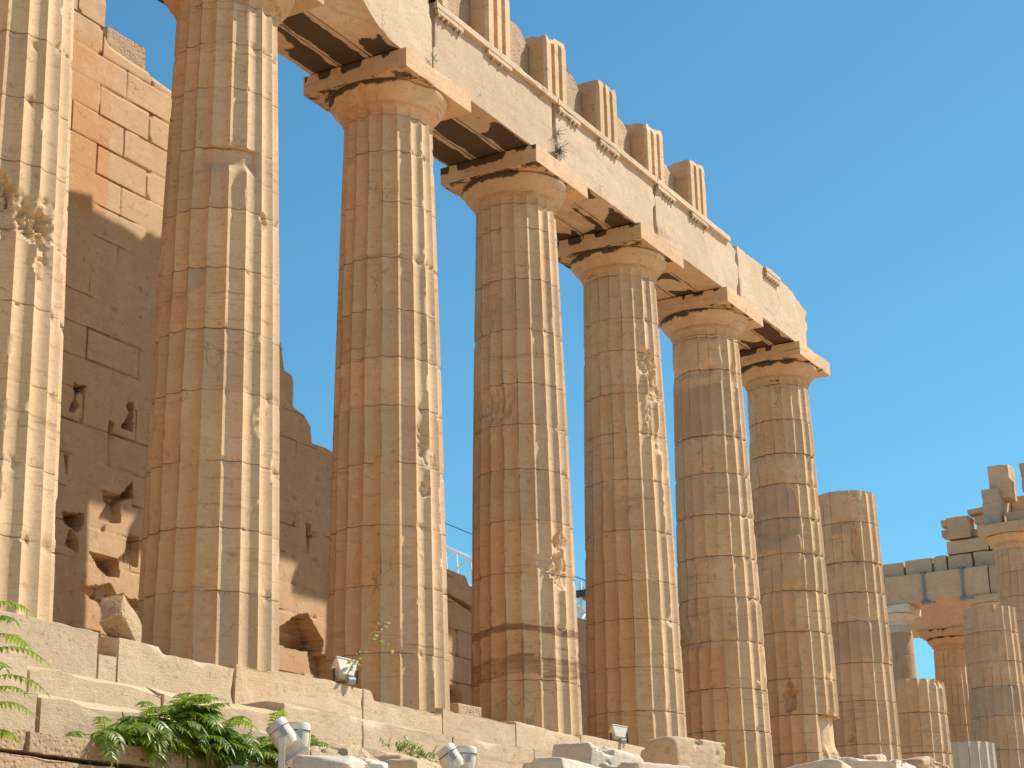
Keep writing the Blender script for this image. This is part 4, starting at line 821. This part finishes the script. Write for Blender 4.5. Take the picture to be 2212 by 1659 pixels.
def tuft(name, label, loc, n, L, mat, gx=1., down=0., lw=.2, seg=1, cat='plant', kind=None):
    r_ = random.Random(int(abs(loc[0]*77))+n); root = empty(name, loc, 0, label, cat) if not kind else None
    V = []; F = []; VS = []; FS = []
    for k in range(n):
        d = Vector((r_.gauss(0, .6)*gx, -abs(r_.gauss(0, .45)), r_.gauss(.25-down, .55))).normalized(); l_ = L*r_.uniform(.5, 1.1); q = Vector((r_.uniform(-.03, .03), 0, r_.uniform(-.03, .03))); p = q.copy()
        for s_ in range(5):
            nx = p+d*(l_/5); d = (d+Vector((r_.gauss(0, .15), 0, r_.gauss(-.05, .15)))).normalized(); tubes(VS, FS, p, nx, .003, 4); p = nx
            for m in range(3): leaflet(V, F, p, Vector((r_.gauss(0, 1), r_.gauss(-.3, .6), r_.gauss(0, 1))), Vector((0, -1, .4)), l_*lw*r_.uniform(.6, 1.2), l_*lw*.3, .2)
    mesh('foliage', V, F, mat, root, smooth=False); mesh('stem', VS, FS, STEM, root); return root
tuft('wall_shrub', 'dry grey green shrub sprouting from the architrave face by a joint', (4.30, -.93, 10.72), 40, .23, GREYL, down=.35, lw=.2)
tuft('wall_weed', 'tiny green weed in the joint of the scooped architrave beam', (-.04, -.93, 10.66), 9, .12, LEAF, down=.3, lw=.25)
tuft('wall_weed', 'small dark weed in the joint above the architrave shrub', (4.28, -.93, 11.06), 12, .16, GREYL, down=.5, lw=.2)
# trailing ground plant
root = empty('trailing_plant', (-3.85, -3.0, -1.36), 0, 'low trailing green plant creeping over cream rocks left of the further floodlights', 'plant')
V = []; F = []; VS = []; FS = []
for k in range(70):
    x = rng.uniform(-.6, .62); p = Vector((x, rng.uniform(-.12, .12), .02+.05*rng.random()-.10*(x+.6)/1.2+.12)); d = Vector((rng.gauss(0, .8), rng.gauss(-.2, .4), rng.uniform(.1, .8))).normalized()
    for s_ in range(4):
        nx = p+d*rng.uniform(.02, .045); tubes(VS, FS, p, nx, .0025, 4); p = nx
        for m in range(3): leaflet(V, F, p, Vector((rng.gauss(0, 1), rng.gauss(-.3, .7), rng.gauss(.1, .7))), Vector((0, -.3, 1)), rng.uniform(.025, .045), .018, .2)
mesh('foliage', V, F, LEAF, root, smooth=False); mesh('stem', VS, FS, STEM, root)
V = []; F = []
for k in range(240):
    x0_ = rng.choice([rng.gauss(-3.3, .35), rng.gauss(-5.0, .25), rng.gauss(-2.6, .3)]); y0_ = rng.uniform(-3.3, -2.6); z0_ = -1.62
    d = Vector((rng.gauss(0, .35), rng.gauss(-.1, .3), 1)); L = rng.uniform(.2, .42); leaflet(V, F, Vector((x0_, y0_, z0_)), d, Vector((rng.gauss(0, .5), -1, .2)), L, .006, rng.uniform(.2, .8))
o = mesh('dry_grass', V, F, DRYL, None, smooth=False); tag(o, kind='stuff'); o['label'] = 'thin dry grass blades among the rocks below the steps'
